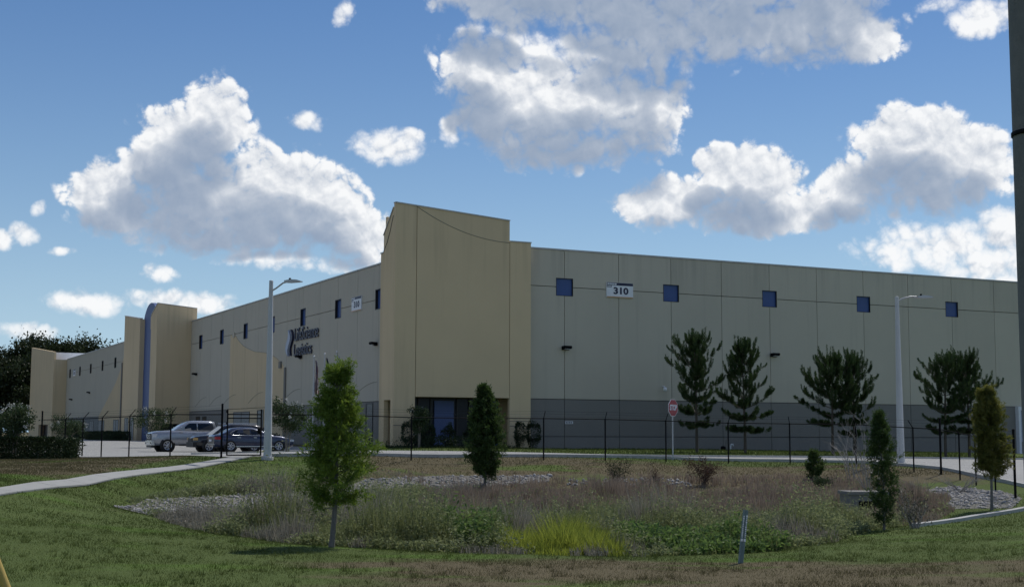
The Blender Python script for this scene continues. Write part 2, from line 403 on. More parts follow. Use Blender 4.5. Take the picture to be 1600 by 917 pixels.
_TW = _tps()
def tz(x, y):
    x = np.asarray(x, float); y = np.asarray(y, float); sh = np.broadcast(x, y).shape
    p = np.stack([np.broadcast_to(x, sh).ravel(), np.broadcast_to(y, sh).ravel()], 1)
    out = np.empty(len(p)); X = CTRL[:, :2]; n = len(X)
    for i in range(0, len(p), 60000):
        q = p[i:i+60000]; out[i:i+60000] = _k(((q[:, None]-X[None])**2).sum(-1))@_TW[:n] + _TW[n] + q@_TW[n+1:]
    d = np.hypot(p[:, 0], p[:, 1]-60); w = np.clip((190-d)/60, 0, 1); w = w*w*(3-2*w)
    return (out*w).reshape(sh)
def gz(x, y): return float(tz(x, y))

POND = np.array([(-11.8,42.5),(-9.8,38.5),(-7.4,33.5),(-4.5,30.2),(-1,28.7),(2.5,28.5),(5.2,29.6),(7.6,32.5),(9.6,36.6),(11.8,39.5),(14.2,44),(15.6,50),(15.6,55.5),(12,59.2),(6,58.4),(0,57.4),(-6,56.4),(-8.5,52),(-11,46)], float)
def inside(poly, x, y):
    c = np.zeros(len(x), bool); n = len(poly)
    for i in range(n):
        x1, y1 = poly[i]; x2, y2 = poly[(i+1) % n]
        k = ((y1 > y) != (y2 > y)) & (x < (x2-x1)*(y-y1)/(y2-y1+1e-12)+x1); c ^= k
    return c

PAVE = [(-19.6,63.6),(-17.2,62.4),(-14.6,60.8),(-12.3,58.4),(-10.3,58.9),(-4,60.0),(1.5,61.8),(7,63.2),(12.5,64.6),(16,63.6),(18.3,58.5),(18.7,52),(18.3,45),(19,36),(22,24),(40,24),(44,46),(40,66),(40,84),(30,82.6),(22,80),(10,75.5),(2,73.2),(-3,72.4),(-6,73.5),(-8,78),(-12,88),(-14.2,92.5),(-13,103),(-22,118),(-60,190),(-85,180),(-40,110),(-34,90),(-26,72)]
ISLAND = [(-15.8,79.0),(-9.2,80.2),(-8.6,74.2),(-10,71.8),(-16.2,72.6),(-17.4,75)]

def ground_mat():
    m, nt, out = new_mat('lawn_ground')
    c = lawn_colour(nt)
    principled(nt, out, c, .95, 0, nbump(nt, nnoise(nt, 25, 4), .5, .05), .1); return m
def lawn_colour(nt):
    geo = nt.nodes.new('ShaderNodeNewGeometry').outputs['Position']
    n1 = nnoise(nt, .16, 3, .6, geo, stretch=(1, 1.5, 0)); n2 = nnoise(nt, .9, 4, .65, geo, stretch=(1, 1, 0)); n3 = nnoise(nt, 7, 3, .6, geo)
    n4 = nnoise(nt, .33, 2, .5, geo, stretch=(.6, 1.9, 0))
    s = nt.nodes.new('ShaderNodeSeparateXYZ'); nt.links.new(geo, s.inputs[0])
    green = nmix(nt, n2, (.060, .093, .025), (.106, .138, .041))
    brown = nmix(nt, n2, (.102, .078, .052), (.160, .122, .084))
    # dry band along the front of the pond and by the left fence, broken by noise
    band = nramp(nt, nmath(nt, 'ABSOLUTE', nmath(nt, 'ADD', s.outputs[1], -24.2)), 4.3, 1.6)
    side = nramp(nt, s.outputs[0], -6.0, -1.0)
    lf = nmath(nt, 'MULTIPLY', nramp(nt, s.outputs[0], -13.2, -14.6), nramp(nt, s.outputs[1], 40, 46))
    fb_ = nmath(nt, 'MULTIPLY', nramp(nt, s.outputs[1], 51.5, 54.5), nmath(nt, 'MULTIPLY', nramp(nt, s.outputs[1], 63.5, 60.0), nramp(nt, s.outputs[0], -8.0, -5.0)))
    f = nmath(nt, 'MAXIMUM', nmath(nt, 'MAXIMUM', nmath(nt, 'MULTIPLY', band, side), lf), fb_)
    dry = nramp(nt, nmath(nt, 'ADD', nmath(nt, 'MULTIPLY', f, .34), nmath(nt, 'MULTIPLY_ADD', n4, .55, nmath(nt, 'MULTIPLY', n1, .35))), .56, .74)
    c = nmix(nt, nmath(nt, 'MULTIPLY', dry, .85), green, brown)
    lush = nramp(nt, nnoise(nt, .30, 2, .5, geo, stretch=(1, 2.2, 3)), .55, .70)
    c = nmix(nt, nmath(nt, 'MULTIPLY', lush, .7), c, (.085, .150, .026))
    return nmix(nt, nmath(nt, 'MULTIPLY', n3, .5), c, nmix(nt, .5, c, (.065, .075, .03)))

def build_ground():
    dense = np.arange(-34, 34.1, .7); far = np.array([42, 55, 75, 100, 140, 200, 300, 500, 900, 1600, 3000.])
    xs = np.concatenate([-far[::-1], dense, far])
    ys = np.concatenate([[-3000, -1200, -400, -150, -60, -20], np.arange(-5, 130, .7), [135, 150, 170, 200, 240, 300, 400, 600, 1000, 1800, 3500]])
    X, Y = np.meshgrid(xs, ys); Z = tz(X, Y)
    far_off = (np.abs(X) < 34) & (Y < 130) & (Y > -5)
    wob = .006*np.sin(X*1.7+np.sin(Y*.9)*2)+.006*np.sin(Y*2.3+X*.6)
    pin = inside(PAVE_NP, X.ravel(), Y.ravel()).reshape(X.shape)
    Z = Z + np.where(far_off & ~pin & (Y < 62), wob, 0)
    V = np.stack([X, Y, Z], -1).reshape(-1, 3); nx, ny = len(xs), len(ys)
    i = (np.arange(ny-1)[:, None]*nx + np.arange(nx-1)[None]).ravel()
    F = np.stack([i, i+1, i+1+nx, i+nx], 1)
    o = np_mesh('ground', V, F, ground_mat(), smooth=True); tag(o, 'patchy green and brown mown lawn sloping towards the pond', kind='structure')

PAVE_NP = np.array(PAVE)
def sheet(name, poly, dz, mat, holes=(), step=2.0):
    """a paved sheet that follows the ground, dz above it"""
    from mathutils.geometry import tessellate_polygon
    loops = [[Vector((x, y, 0)) for x, y in poly]] + [[Vector((x, y, 0)) for x, y in h] for h in holes]
    tri = tessellate_polygon(loops); vs = [v for l in loops for v in l]
    bm = bmesh.new(); bv = [bm.verts.new(v) for v in vs]
    for t in tri:
        try: bm.faces.new([bv[i] for i in t])
        except ValueError: pass
    P = np.array(poly)
    for ax in (0, 1):
        a, b = P[:, ax].min(), P[:, ax].max()
        for t in np.arange(math.ceil(a/step)*step, b, step):
            if ax == 1 and t > 130: break
            co = (t, 0, 0) if ax == 0 else (0, t, 0); no = (1, 0, 0) if ax == 0 else (0, 1, 0)
            bmesh.ops.bisect_plane(bm, geom=bm.verts[:]+bm.edges[:]+bm.faces[:], plane_co=co, plane_no=no)
    xy = np.array([v.co[:2] for v in bm.verts]); z = tz(xy[:, 0], xy[:, 1])
    for v, q in zip(bm.verts, z): v.co.z = q + dz
    bmesh.ops.recalc_face_normals(bm, faces=bm.faces)
    if sum(f.normal.z for f in bm.faces) < 0: bmesh.ops.reverse_faces(bm, faces=bm.faces)
    me = bpy.data.meshes.new(name); bm.to_mesh(me); bm.free()
    return link(name, me, mat)

def resample(pts, step):
    out = []
    for a, b in zip(pts[:-1], pts[1:]):
        a, b = np.array(a, float), np.array(b, float); n = max(1, int(np.linalg.norm(b-a)/step))
        out += [tuple(a+(b-a)*k/n) for k in range(n)]
    return out+[tuple(pts[-1])]
def kerb(name, pts, mat, w=.16, h=.13, closed=False):
    pts = resample(list(pts)+([pts[0]] if closed else []), 1.0); n = len(pts); V = []
    P = np.array(pts)
    for i in range(n):
        t = P[min(i+1, n-1)]-P[max(i-1, 0)]
        if closed and i in (0, n-1): t = P[1]-P[n-2]
        t = t/np.linalg.norm(t); nn = np.array([-t[1], t[0]]); z = gz(*P[i])
        for s, dz in ((-w/2, -.1), (-w/2, h), (w/2, h), (w/2, -.1)): V.append((*(P[i]+nn*s), z+dz))
    F = [(i*4+k, i*4+(k+1) % 4, i*4+4+(k+1) % 4, i*4+4+k) for i in range(n-1) for k in range(4)]
    b = MB(); b.add(V, F)
    if not closed: b.add(V[:4], [(0, 1, 2, 3)]); b.add(V[-4:], [(3, 2, 1, 0)])
    return b.build(name, mat)

def paving_mat(name, lo, hi):
    m, nt, out = new_mat(name)
    a = nnoise(nt, .25, 4, .6); b = nnoise(nt, 3, 4, .65); c = nnoise(nt, 40, 2)
    col = nmix(nt, a, lo, hi); col = nmix(nt, nmath(nt, 'MULTIPLY', nramp(nt, b, .5, .75), .35), col, tuple(x*.6 for x in lo))
    principled(nt, out, col, .85, 0, nbump(nt, c, .2, .01), .3); return m
M['road'] = paving_mat('pale_concrete_paving', (.27, .27, .26), (.36, .36, .345))
M['path'] = M['kerb'] = paving_mat('kerb_concrete', (.36, .36, .345), (.46, .46, .44))
M['path'] = paving_mat('footpath_concrete', (.27, .275, .26), (.36, .36, .345))

build_ground()
tag(sheet('service_road', PAVE, .03, M['road'], [ISLAND]), 'pale concrete service road and parking lot behind the fence', kind='structure')
tag(kerb('kerb', PAVE[4:19], M['kerb']), 'pale concrete kerb on the pond side of the service road', kind='structure')
tag(kerb('kerb', PAVE[18:28], M['kerb']), 'pale concrete kerb along the building side of the service road', kind='structure')
tag(kerb('kerb', ISLAND, M['kerb'], closed=True), 'kerb round the grass island beside the parked sedan', kind='structure')
_pl, _pr = [], []
_pc = resample([(-16.3,24),(-15.05,33),(-14.25,38.8),(-13.93,41.3),(-13.4,45.3),(-12.8,49.6),(-12.07,54.8),(-11.3,59.2)], 1.4)
for (x, y) in _pc: _pl.append((x-.36, y)); _pr.append((x+.36, y))
M['path_joint'] = plain('footpath_joint', (.10, .10, .085), .95)
_fp = tag(sheet('footpath', _pl+_pr[::-1], .02, M['path_joint'], step=1.5), 'narrow pale concrete footpath of slabs leading up to the gate', kind='structure')
for (p, q, r, s_) in zip(_pl[:-1], _pl[1:], _pr[1:], _pr[:-1]):     # one slab between two joints
    c = [Vector((*v, gz(*v)+.055)) for v in (p, q, r, s_)]; mid = sum(c, Vector())/4
    c = [mid+(v-mid)*.988 for v in c]; lo = [v-Vector((0, 0, .05)) for v in c]
    MB().add(c+lo, [(0,1,2,3),(7,6,5,4),(0,4,5,1),(1,5,6,2),(2,6,7,3),(3,7,4,0)]).build('slab', M['path'], _fp)
_kc = [(11.0,37.6),(12.2,39.1),(13.8,41.0),(16.2,43.2),(19.5,44.6)]
tag(kerb('headwall_kerb', _kc, M['kerb'], w=.22, h=.10), 'pale concrete edging strip at the far end of the lawn', kind='structure')

# ------------------------------------------------------------------ the warehouse (own axes: x along the side wall, y along the front wing, both away from the corner)
CX, CY = -7.591, 88.0
UR = Vector((math.cos(TH), math.sin(TH), 0)); UL = Vector((-math.sin(TH), math.cos(TH), 0))
def bw(x, y, z=0): return Vector((CX, CY, 0)) + UR*x + UL*y + Vector((0, 0, z))

WX = 4.2            # plane of the front wing
SY = .6             # plane of the side wall
TOP = 13.8
wh = empty('warehouse', (CX, CY, 0), TH)
tag(wh, 'long grey and tan concrete warehouse with stepped parapet towers', 'building')
JT = .045           # joint width
def wall_box(nm, x0, x1, y0, y1, z0, z1, m): return MB().box(x0, x1, y0, y1, z0, z1).build(nm, m, wh)

def panel(axis, plane, th, a0, a1, z0, z1, notch, m, nm='wall_panel'):
    """one concrete panel; axis 'y': lies in a plane y=const and runs along x. notch: list of (a, z, half) window corners to cut"""
    g = JT/2; a0 += g; a1 -= g; z0 += g; z1 -= g
    pts = [[(a0, z0)], [(a1, z0)], [(a1, z1)], [(a0, z1)]]
    for (wa0, wa1, wz0, wz1) in notch:
        if wa0 < a1 < wa1:
            if wz0 < z1 < wz1: pts[2] = [(a1, wz0), (wa0, wz0), (wa0, z1)]
            if wz0 < z0 < wz1: pts[1] = [(wa0, z0), (wa0, wz1), (a1, wz1)]
        if wa0 < a0 < wa1:
            if wz0 < z1 < wz1: pts[3] = [(wa1, z1), (wa1, wz0), (a0, wz0)]
            if wz0 < z0 < wz1: pts[0] = [(a0, wz1), (wa1, wz1), (wa1, z0)]
    poly = [q for c in pts for q in c]
    return MB().prism(poly, axis, plane, plane+th).build(nm, m, wh)

def window(axis, plane, wa0, wa1, wz0, wz1, depth=.2, glass='blue_glass'):
    fr = MB(); t = .03 if axis == 'y' else .06; d0, d1 = plane-.012, plane+depth+.05
    def bx(a0, a1, z0, z1, p0, p1):
        return MB.box(fr, a0, a1, p0, p1, z0, z1) if axis == 'y' else MB.box(fr, p0, p1, a0, a1, z0, z1)
    bx(wa0, wa0+t, wz0, wz1, d0, d1); bx(wa1-t, wa1, wz0, wz1, d0, d1); bx(wa0+t, wa1-t, wz0, wz0+t, d0, d1); bx(wa0+t, wa1-t, wz1-t, wz1, d0, d1)
    f = fr.build('window', M['bronze'], wh)
    p = MB(); q0, q1 = plane+depth, plane+depth+.03
    if axis == 'y': p.box(wa0+t, wa1-t, q0, q1, wz0+t, wz1-t)
    else: p.box(q0, q1, wa0+t, wa1-t, wz0+t, wz1-t)
    p.build('pane', M[glass], f)

# side wall (right in the photograph)
SJ = [9.9, 12.83, 17.2, 21.58, 25.98, 30.33, 34.78, 39.34, 43.88, 48.47, 53.1, 57.7, 62.3, 66.9, 71.5, 76.1]
SWIN = [(j-.67, j+.67, 10.63, 11.87) for j in (12.83, 21.58, 30.33, 39.34, 48.47, 57.7, 66.9)]
for a0, a1 in zip(SJ[:-1], SJ[1:]):
    for z0, z1, m in ((-1.0, .95, 'darkgrey'), (.95, 3.5, 'darkgrey'), (3.5, 11.25, 'grey'), (11.25, TOP, 'grey')):
        panel('y', SY, .22, a0, a1, z0, z1, SWIN, M[m])
for w in SWIN: window('y', SY, *w, depth=.12)
def backing(x0, x1, y0, y1, z0, z1): return wall_box('wall_core', x0, x1, y0, y1, z0, z1, M['joint'])
backing(9.95, 76.05, SY+.28, SY+.45, -1.0, TOP-.08)
for a0, a1 in zip(SJ[:-1], SJ[1:]): wall_box('coping', a0+.01, a1-.01, SY-.06, SY+.5, TOP+.002, TOP+.10, M['coping'])

# front wing (left in the photograph)
WJ = [2.6, 4.6] + [9.35+4.65*k for k in range(14)] + [74.4]
WWIN = [(c-.75, c+.75, 10.4, 11.95) for c in (14.0, 23.3, 32.6, 41.9, 51.2, 60.5, 69.8)]
CURVE = [(37.6, 6.9), (38.8, 7.49), (41, 8.16), (44, 8.67), (47.8, 8.97), (51.9, 9.75), (53.8, 10.4), (55.2, 11.03), (57.0, 11.1)]
M['wing'] = two_tone('wing_paint', GREY, TAN, CURVE, 37.6, 57.0)
M['wing_low'] = two_tone('wing_band_paint', DARKGREY, TAN, [(37.6, 8), (57.0, 8)], 37.6, 57.0)
WDOOR = [(14.9, 16.4, 3.4), (44.2, 46.3, 3.3), (49.0, 55.0, 3.2), (66.3, 68.0, 2.9), (69.2, 71.0, 2.9), (24.6, 26.4, 3.2)]
for a0, a1 in zip(WJ[:-1], WJ[1:]):
    for z0, z1, m in ((-1.0, 3.5, 'wing_low'), (3.5, 11.15, 'wing'), (11.15, TOP, 'wing')):
        panel('x', WX, .22, a0, a1, z0, z1, WWIN, M[m])
for w in WWIN: window('x', WX, *w)
backing(WX+.28, WX+.45, 2.6, 74.4, -1.0, TOP-.08)
for a0, a1 in zip(WJ[:-1], WJ[1:]): wall_box('coping', WX-.06, WX+.5, a0+.01, a1-.01, TOP+.002, TOP+.10, M['coping'])
def door(y0, y1, z1, m='dark_glass', x=WX, zb=.2):
    b = MB(); t = .09
    b.box(x-.05, x-.004, y0, y0+t, zb, z1); b.box(x-.05, x-.004, y1-t, y1, zb, z1); b.box(x-.05, x-.004, y0+t, y1-t, z1-t, z1)
    if y1-y0 > 2.2: b.box(x-.05, x-.004, (y0+y1)/2-.04, (y0+y1)/2+.04, zb, z1-t)
    d = b.build('door', M['bronze'], wh)
    MB().box(x-.025, x-.006, y0+t, y1-t, zb, z1-t).build('pane', M[m], d)
M['door_grey'] = plain('grey_roller_door', (.20, .21, .21), .5)
for i, (a, b_, z) in enumerate(WDOOR): door(a, b_, z, 'door_grey' if i == 2 else 'dark_glass')
# curved reveals in the front wing
def reveal(pts, x=WX): 
    return MB().tube([(x-.01, y, z) for y, z in pts], .016, 5).build('curved_reveal', M['soft_joint'], wh)
reveal([(y, z) for y, z in CURVE[1:-1]])
for yc in (16.6, 26, 35.4, 47, 56.8, 62.5, 69):
    reveal([(yc+2.6-5.0*t, 4.0+.95*math.sin(t*1.65)) for t in np.linspace(0, 1, 11)])
wall_box('downpipe', WX-.13, WX-.01, 37.2, 37.6, .2, 7.0, M['darkgrey'])
wall_box('downpipe_head', WX-.16, WX-.01, 38.6, 39.2, 7.0, 7.6, M['darkgrey'])
wall_box('scupper', WX-.12, WX-.01, 55.2, 55.8, 10.8, 11.3, M['grey'])

# corner tower
tz0 = -.8
def tp(axis, a, b, poly, m='tan', nm='tower_panel'): return MB().prism(poly, axis, a, b).build(nm, M[m], wh)
tp('y', 0, .3, [(0, tz0), (1.48, tz0), (1.48, 15.97), (0, 16.07)])
tp('y', 0, .3, [(1.52, 3.5), (8.28, 3.5), (8.28, 15.45), (1.52, 15.965)])
tp('y', 0, .3, [(8.32, tz0), (9.9, tz0), (9.9, 14.05), (8.32, 14.05)])
tp('x', .0, .3, [(.302, 3.28), (2.1, 3.28), (2.1, 14.16), (.302, 15.80)])
tp('x', .0, .3, [(.302, tz0), (.55, tz0), (.55, 3.278), (.302, 3.278)])
tp('x', .0, .3, [(1.72, tz0), (2.1, tz0), (2.1, 3.278), (1.72, 3.278)])
tp('x', .0, .3, [(2.102, tz0), (2.6, tz0), (2.6, 13.0), (2.102, 13.0)])
tp('y', 2.3, 2.58, [(.302, tz0), (9.9, tz0), (9.9, 13.9), (8.3, 13.9), (8.3, 15.2), (.302, 15.5)])       # back of the tower
tp('x', 9.62, 9.88, [(.302, tz0), (2.298, tz0), (2.298, 13.9), (.302, 13.9)])
tp('x', 8.0, 8.28, [(.302, 13.5), (2.298, 13.5), (2.298, 15.2), (.302, 15.4)])
wall_box('tower_roof', .31, 9.6, .31, 2.29, 13.2, 13.4, M['white_roof'])
def coping_line(p, q, w, nm='coping'):
    a, b = Vector(p), Vector(q); d = (b-a).normalized(); n = Vector((-d.y, d.x, 0)).normalized()*w
    v = [a-n, a+n, b+n, b-n]; v = [x+Vector((0, 0, .004)) for x in v]+[x+Vector((0, 0, .08)) for x in v]
    return MB().add(v, [(0,1,2,3),(4,5,6,7),(0,1,5,4),(1,2,6,5),(2,3,7,6),(3,0,4,7)]).build(nm, M['coping'], wh)
coping_line((-.03, .14, 16.075), (8.3, .14, 15.455), .2); coping_line((8.32, .14, 14.05), (9.93, .14, 14.05), .2)
coping_line((.14, .36, 15.78), (.14, 2.1, 14.17), .2); coping_line((.14, 2.12, 13.0), (.14, 2.6, 13.0), .2)
# curved reveal across the head of the tower, and the plinth lines
MB().tube([(1.5+6.8*t, -.006, 15.93-1.95*(1-(1-t)**2)) for t in np.linspace(0, 1, 14)], .02, 5).build('curved_reveal', M['soft_joint'], wh)
for z in (1.62,): wall_box('plinth_line', .0, 1.48, -.012, -.002, z, z+.04, M['joint']); wall_box('plinth_line', 8.32, 9.9, -.012, -.002, z, z+.04, M['joint']); wall_box('plinth_line', 8.32, 9.9, -.012, -.002, 1.95, 1.98, M['joint'])
MB().tube([(-.006, y, z) for y, z in ((.4, 15.3), (.9, 14.4), (1.5, 13.6), (2.1, 13.1))], .03, 5).build('curved_reveal', M['joint'], wh)
# entrance under the tower: glazing and blue panels set back behind the opening
ent = MB().box(1.5, 8.31, 1.72, 1.76, .1, 3.46).build('entrance_glazing', M['dark_glass'], wh)
for x0, x1 in ((3.55, 4.95), (7.55, 8.2)): MB().box(x0, x1, 1.60, 1.70, .1, 3.3).build('blue_panel', M['blue_paint'], ent)
fr = MB()
for x in (1.55, 2.4, 3.3, 5.2, 6.1, 7.0): fr.box(x-.04, x+.04, 1.62, 1.715, .1, 3.46)
fr.box(1.5, 3.5, 1.63, 1.712, 2.35, 2.43); fr.box(5.0, 7.5, 1.63, 1.712, 2.35, 2.43)
fr.build('mullion_frame', M['bronze'], ent)
wall_box('entrance_soffit', 1.49, 8.31, .302, 1.72, 3.5, 3.62, M['tan'])
wall_box('entrance_slab', .3, 8.31, .05, 2.2, .0, .14, M['kerb'])

# middle tower pair with the blue arched wall between them
uM = 74.4; o0, o1 = .29, WX
tp('y', uM, uM+.3, [(o0, tz0+2.9), (WX+.6, tz0+2.9), (WX+.6, 15.3), (o0, 15.72)])
tp('y', uM, uM+.3, [(o0, tz0), (1.0, tz0), (1.0, tz0+2.88), (o0, tz0+2.88)])
wall_box('doorway_recess', 1.02, 4.15, uM+.9, uM+1.0, -.2, 2.1, M['dark_glass'])
tp('x', o0, o0+.3, [(uM+.302, tz0), (77.8, tz0), (77.8, 14.6), (uM+.302, 15.6)])
tp('y', 77.5, 77.798, [(o0+.302, tz0), (WX+.6, tz0), (WX+.6, 14.3), (o0+.302, 14.55)])
coping_line((o0-.03, uM+.14, 15.725), (WX+.6, uM+.14, 15.31), .2); coping_line((o0+.14, uM+.36, 15.6), (o0+.14, 77.8, 14.61), .2)
arch = [(77.0, -.8), (85.5, -.8)] + [(81.0+4.5*math.cos(t), 12.6+3.75*math.sin(t)) for t in np.linspace(0, math.pi, 22)]
ab = MB().prism(arch, 'x', .85, 1.35).build('blue_arch_wall', M['blue_paint'], wh)
MB().box(.78, .846, 79.3, 80.5, 13.2, 14.7).build('plaque', M['tan'], ab)
tp('x', o0, o0+.3, [(84.2, tz0), (94.0, tz0), (94.0, 15.72), (84.2, 14.69)])
tp('y', 84.2, 84.5, [(o0+.302, tz0), (.848, tz0), (.848, 14.6), (o0+.302, 14.6)])
tp('y', 93.7, 93.998, [(o0+.302, tz0), (WX+.6, tz0), (WX+.6, 15.2), (o0+.302, 15.6)])
coping_line((o0+.14, 84.2, 14.70), (o0+.14, 94.0, 15.73), .2)
for y0 in (86.2, 89.6): door(y0, y0+2.4, 2.9, 'door_grey', x=o0)

# far half of the front wing
FJ = [94.0, 98.3] + [102.9+4.65*k for k in range(14)] + [167.9]
FW = [(c-.75, c+.75, 10.4, 11.95) for c in (121.5, 132.1, 142.75, 153.4, 164.0)]
FJ = [94.0, 100.2, 105.5, 110.8, 116.2, 121.5, 126.8, 132.1, 137.4, 142.75, 148.1, 153.4, 158.7, 164.0, 167.9]
FC = [(94.0, 12.9), (113, 12.7), (116, 11.0), (120, 8.6), (125, 6.7), (131, 4.6), (134, 3.6)]
M['wing_far'] = two_tone('far_wing_paint', GREY, TAN, FC, 94.0, 134)
M['wing_far_low'] = two_tone('far_wing_band_paint', (.22, .23, .22), TAN, [(94.0, 8), (134, 8)], 94.0, 134)
for a0, a1 in zip(FJ[:-1], FJ[1:]):
    for z0, z1, m in ((-1.0, 3.5, 'wing_far_low'), (3.5, 11.15, 'wing_far'), (11.15, TOP, 'wing_far')):
        panel('x', WX, .22, a0, a1, z0, z1, FW, M[m])
for w in FW: window('x', WX, *w, glass='dark_glass')
backing(WX+.28, WX+.45, 94.0, 167.9, -1.0, TOP-.08)
wall_box('coping', WX-.06, WX+.5, 94.0, 167.9, TOP+.002, TOP+.10, M['coping'])
wall_box('downpipe', WX-.16, WX-.01, 115.6, 116.1, .2, 10.9, M['darkgrey'])
for y0, y1 in ((104.5, 107.5), (117.5, 121.5), (129, 134), (138.5, 142)): door(y0, y1, 2.9, 'door_grey')
# far tower
uF, oF = 167.9, 1.98
tp('y', uF, uF+.4, [(oF, tz0), (WX+.6, tz0), (WX+.6, 13.75), (oF, 13.75)])
tp('x', oF, oF+.4, [(uF+.402, tz0+3.2), (199, tz0+3.2), (199, 17.5), (uF+.402, 15.1)])
for y0, y1 in ((uF+.402, 172.5), (185, 199)): tp('x', oF, oF+.4, [(y0, tz0), (y1, tz0), (y1, tz0+3.19), (y0, tz0+3.19)])
wall_box('doorway_recess', oF+1.0, oF+1.1, 172.5, 185, -.2, 2.5, M['dark_glass'])
wall_box('parapet_back', oF+.41, 10.5, 171.0, 171.2, 13.2, 15.15, M['white_roof'])
# roof, rear and far walls
wall_box('roof', WX+.5, 140, SY+.5, 200, 13.0, 13.3, M['white_roof'])
wall_box('rear_wall', 76.1, 76.5, SY+.5, 200, -1, TOP, M['grey'])
wall_box('far_wall', WX, 76.1, 199.1, 199.5, -1, TOP, M['grey'])

# ---- things fixed to the warehouse
def wall_light(p, face, label):
    """shoebox wall light, p on the wall (own axes); face 'y' side wall or 'x' front wing"""
    o = empty('wall_light', bw(*p), TH if face == 'y' else TH-math.pi/2); tag(o, label, 'wall light', 'dark wall lights on the warehouse')
    MB().box(-.12, .12, -.06, -.002, -.1, .12).build('back_plate', M['black_metal'], o)
    MB().prism([(-.06, -.12), (-.06, .14), (-.50, .16), (-.56, .06), (-.50, -.02)], 'x', -.28, .28).build('housing', M['black_metal'], o)
    MB().box(-.22, .22, -.44, -.16, -.075, -.045).build('lens', M['galv'], o)
wall_light((12.85, SY, 7.0), 'y', 'small dark wall light beneath the blue window nearest the corner tower')
wall_light((30.55, SY, 7.02), 'y', 'small dark wall light on the side wall above the second pine')
wall_light((48.5, SY, 7.02), 'y', 'small dark wall light behind the last pair of pines')
wall_light((WX, 71.2, 7.62), 'x', 'small dark wall light close beside the middle tower on the front wing')
wall_light((WX, 32.85, 7.71), 'x', 'small dark wall light under the wall lettering')
wall_light((WX, 14.3, 7.79), 'x', 'small dark wall light close to the left side of the corner tower')
wall_light((WX, 142.7, 7.34), 'x', 'distant dark wall light halfway along the far wing')
wall_light((WX, 160.5, 6.6), 'x', 'farthest dark wall light on the front wing')

def text_mesh(txt, size, extrude, bold=0.0, align='CENTER'):
    cu = bpy.data.curves.new('text', 'FONT'); cu.body = txt; cu.size = size; cu.extrude = extrude; cu.offset = bold; cu.align_x = align; cu.align_y = 'CENTER'; cu.resolution_u = 3
    ob = bpy.data.objects.new('text', cu); COL.objects.link(ob); bpy.context.view_layer.update()
    me = bpy.data.meshes.new_from_object(ob.evaluated_get(bpy.context.evaluated_depsgraph_get()))
    bpy.data.objects.remove(ob); bpy.data.curves.remove(cu); return me
def put_text(name, txt, size, extrude, mat, parent, loc, rot=(math.pi/2, 0, 0), width=None, height=None, bold=0.0, align='CENTER'):
    me = text_mesh(txt, size, extrude, bold, align); o = link(name, me, mat, parent); o.location = loc; o.rotation_euler = rot
    xs = [v.co.x for v in me.vertices]; ys = [v.co.y for v in me.vertices]
    sx = width/(max(xs)-min(xs)) if width else 1; sy = height/(max(ys)-min(ys)) if height else sx
    o.scale = (sx, sy, 1); return o

def address_sign(loc, rz, w, h, label):
    o = empty('address_sign', loc, rz); tag(o, label, 'sign', 'address signs on the warehouse')
    MB().box(-w/2, w/2, -.10, -.004, -h/2, h/2).build('board', M['white_paint'], o)
    b = MB().box(-w/2+.01, w/2-.01, -.108, -.102, h/2-.20, h/2-.01).build('header_strip', M['navy'], o)
    lb = MB()
    for k in range(5): lb.box(-w/2+.06+k*.155, -w/2+.17+k*.155, -.115, -.109, h/2-.17, h/2-.05)
    lb.build('header_lettering', M['white_paint'], b)
    tb = MB().box(-w/2+.01, -w/2+.40, -.108, -.102, h/2-.34, h/2-.205).build('header_tab', M['navy'], o)
    lb = MB()
    for k in range(3): lb.box(-w/2+.06+k*.11, -w/2+.135+k*.11, -.115, -.109, h/2-.31, h/2-.225)
    lb.build('header_lettering', M['white_paint'], tb)
    MB().box(-w/2+.01, w/2-.01, -.108, -.102, -h/2+.01, -h/2+.065).build('orange_strip', M['orange'], o)
    put_text('number', '310', .6, .006, M['navy'], o, (.07*w/2.17, -.109, -.07), width=1.22*w/2.17, height=.50, bold=.022)
    return o
address_sign(bw(17.24, SY, 11.24), TH, 2.17, 1.06, 'white 310 address board with navy header on the right-hand wall')
address_sign(bw(WX, 18.7, 11.2), TH-math.pi/2, 2.2, 1.12, 'white 310 address board on the front wing above the flagpoles')
address_sign(bw(WX, 159.0, 11.1), TH-math.pi/2, 2.2, 1.2, 'tiny far 310 address board among the farthest windows')

def wall_lettering():
    o = empty('wall_lettering', bw(WX, 31.4, 9.1), TH-math.pi/2)
    tag(o, 'navy two-line raised lettering with a curved emblem on the front wing', 'sign')
    # own axes: x to the right in the photograph, y into the wall
    put_text('letters', 'LifeScience', 1.0, .04, M['navy'], o, (0.05, -.10, .60), width=6.6, height=1.15, bold=.006)
    put_text('letters', 'Logistics', 1.0, .04, M['navy'], o, (-.85, -.10, -.75), width=5.0, height=1.4, bold=.006)
    def leaf(cx, w, flip, m, nm, z0=-1.15, z1=1.2):
        L, R = [], []
        for t in np.linspace(0, 1, 13):
            z = z0+(z1-z0)*t; s = math.sin(t*math.pi); c = cx+flip*(.35*math.sin(t*2*math.pi)); L.append((c-w*s-.02, z)); R.append((c+w*s+.02, z))
        MB().prism(L+R[::-1], 'y', -.22, -.03).build(nm, M[m], o)
    leaf(-4.9, .42, -1, 'silver_logo', 'emblem_leaf'); leaf(-4.15, .26, -1, 'navy', 'emblem_leaf')
wall_lettering()

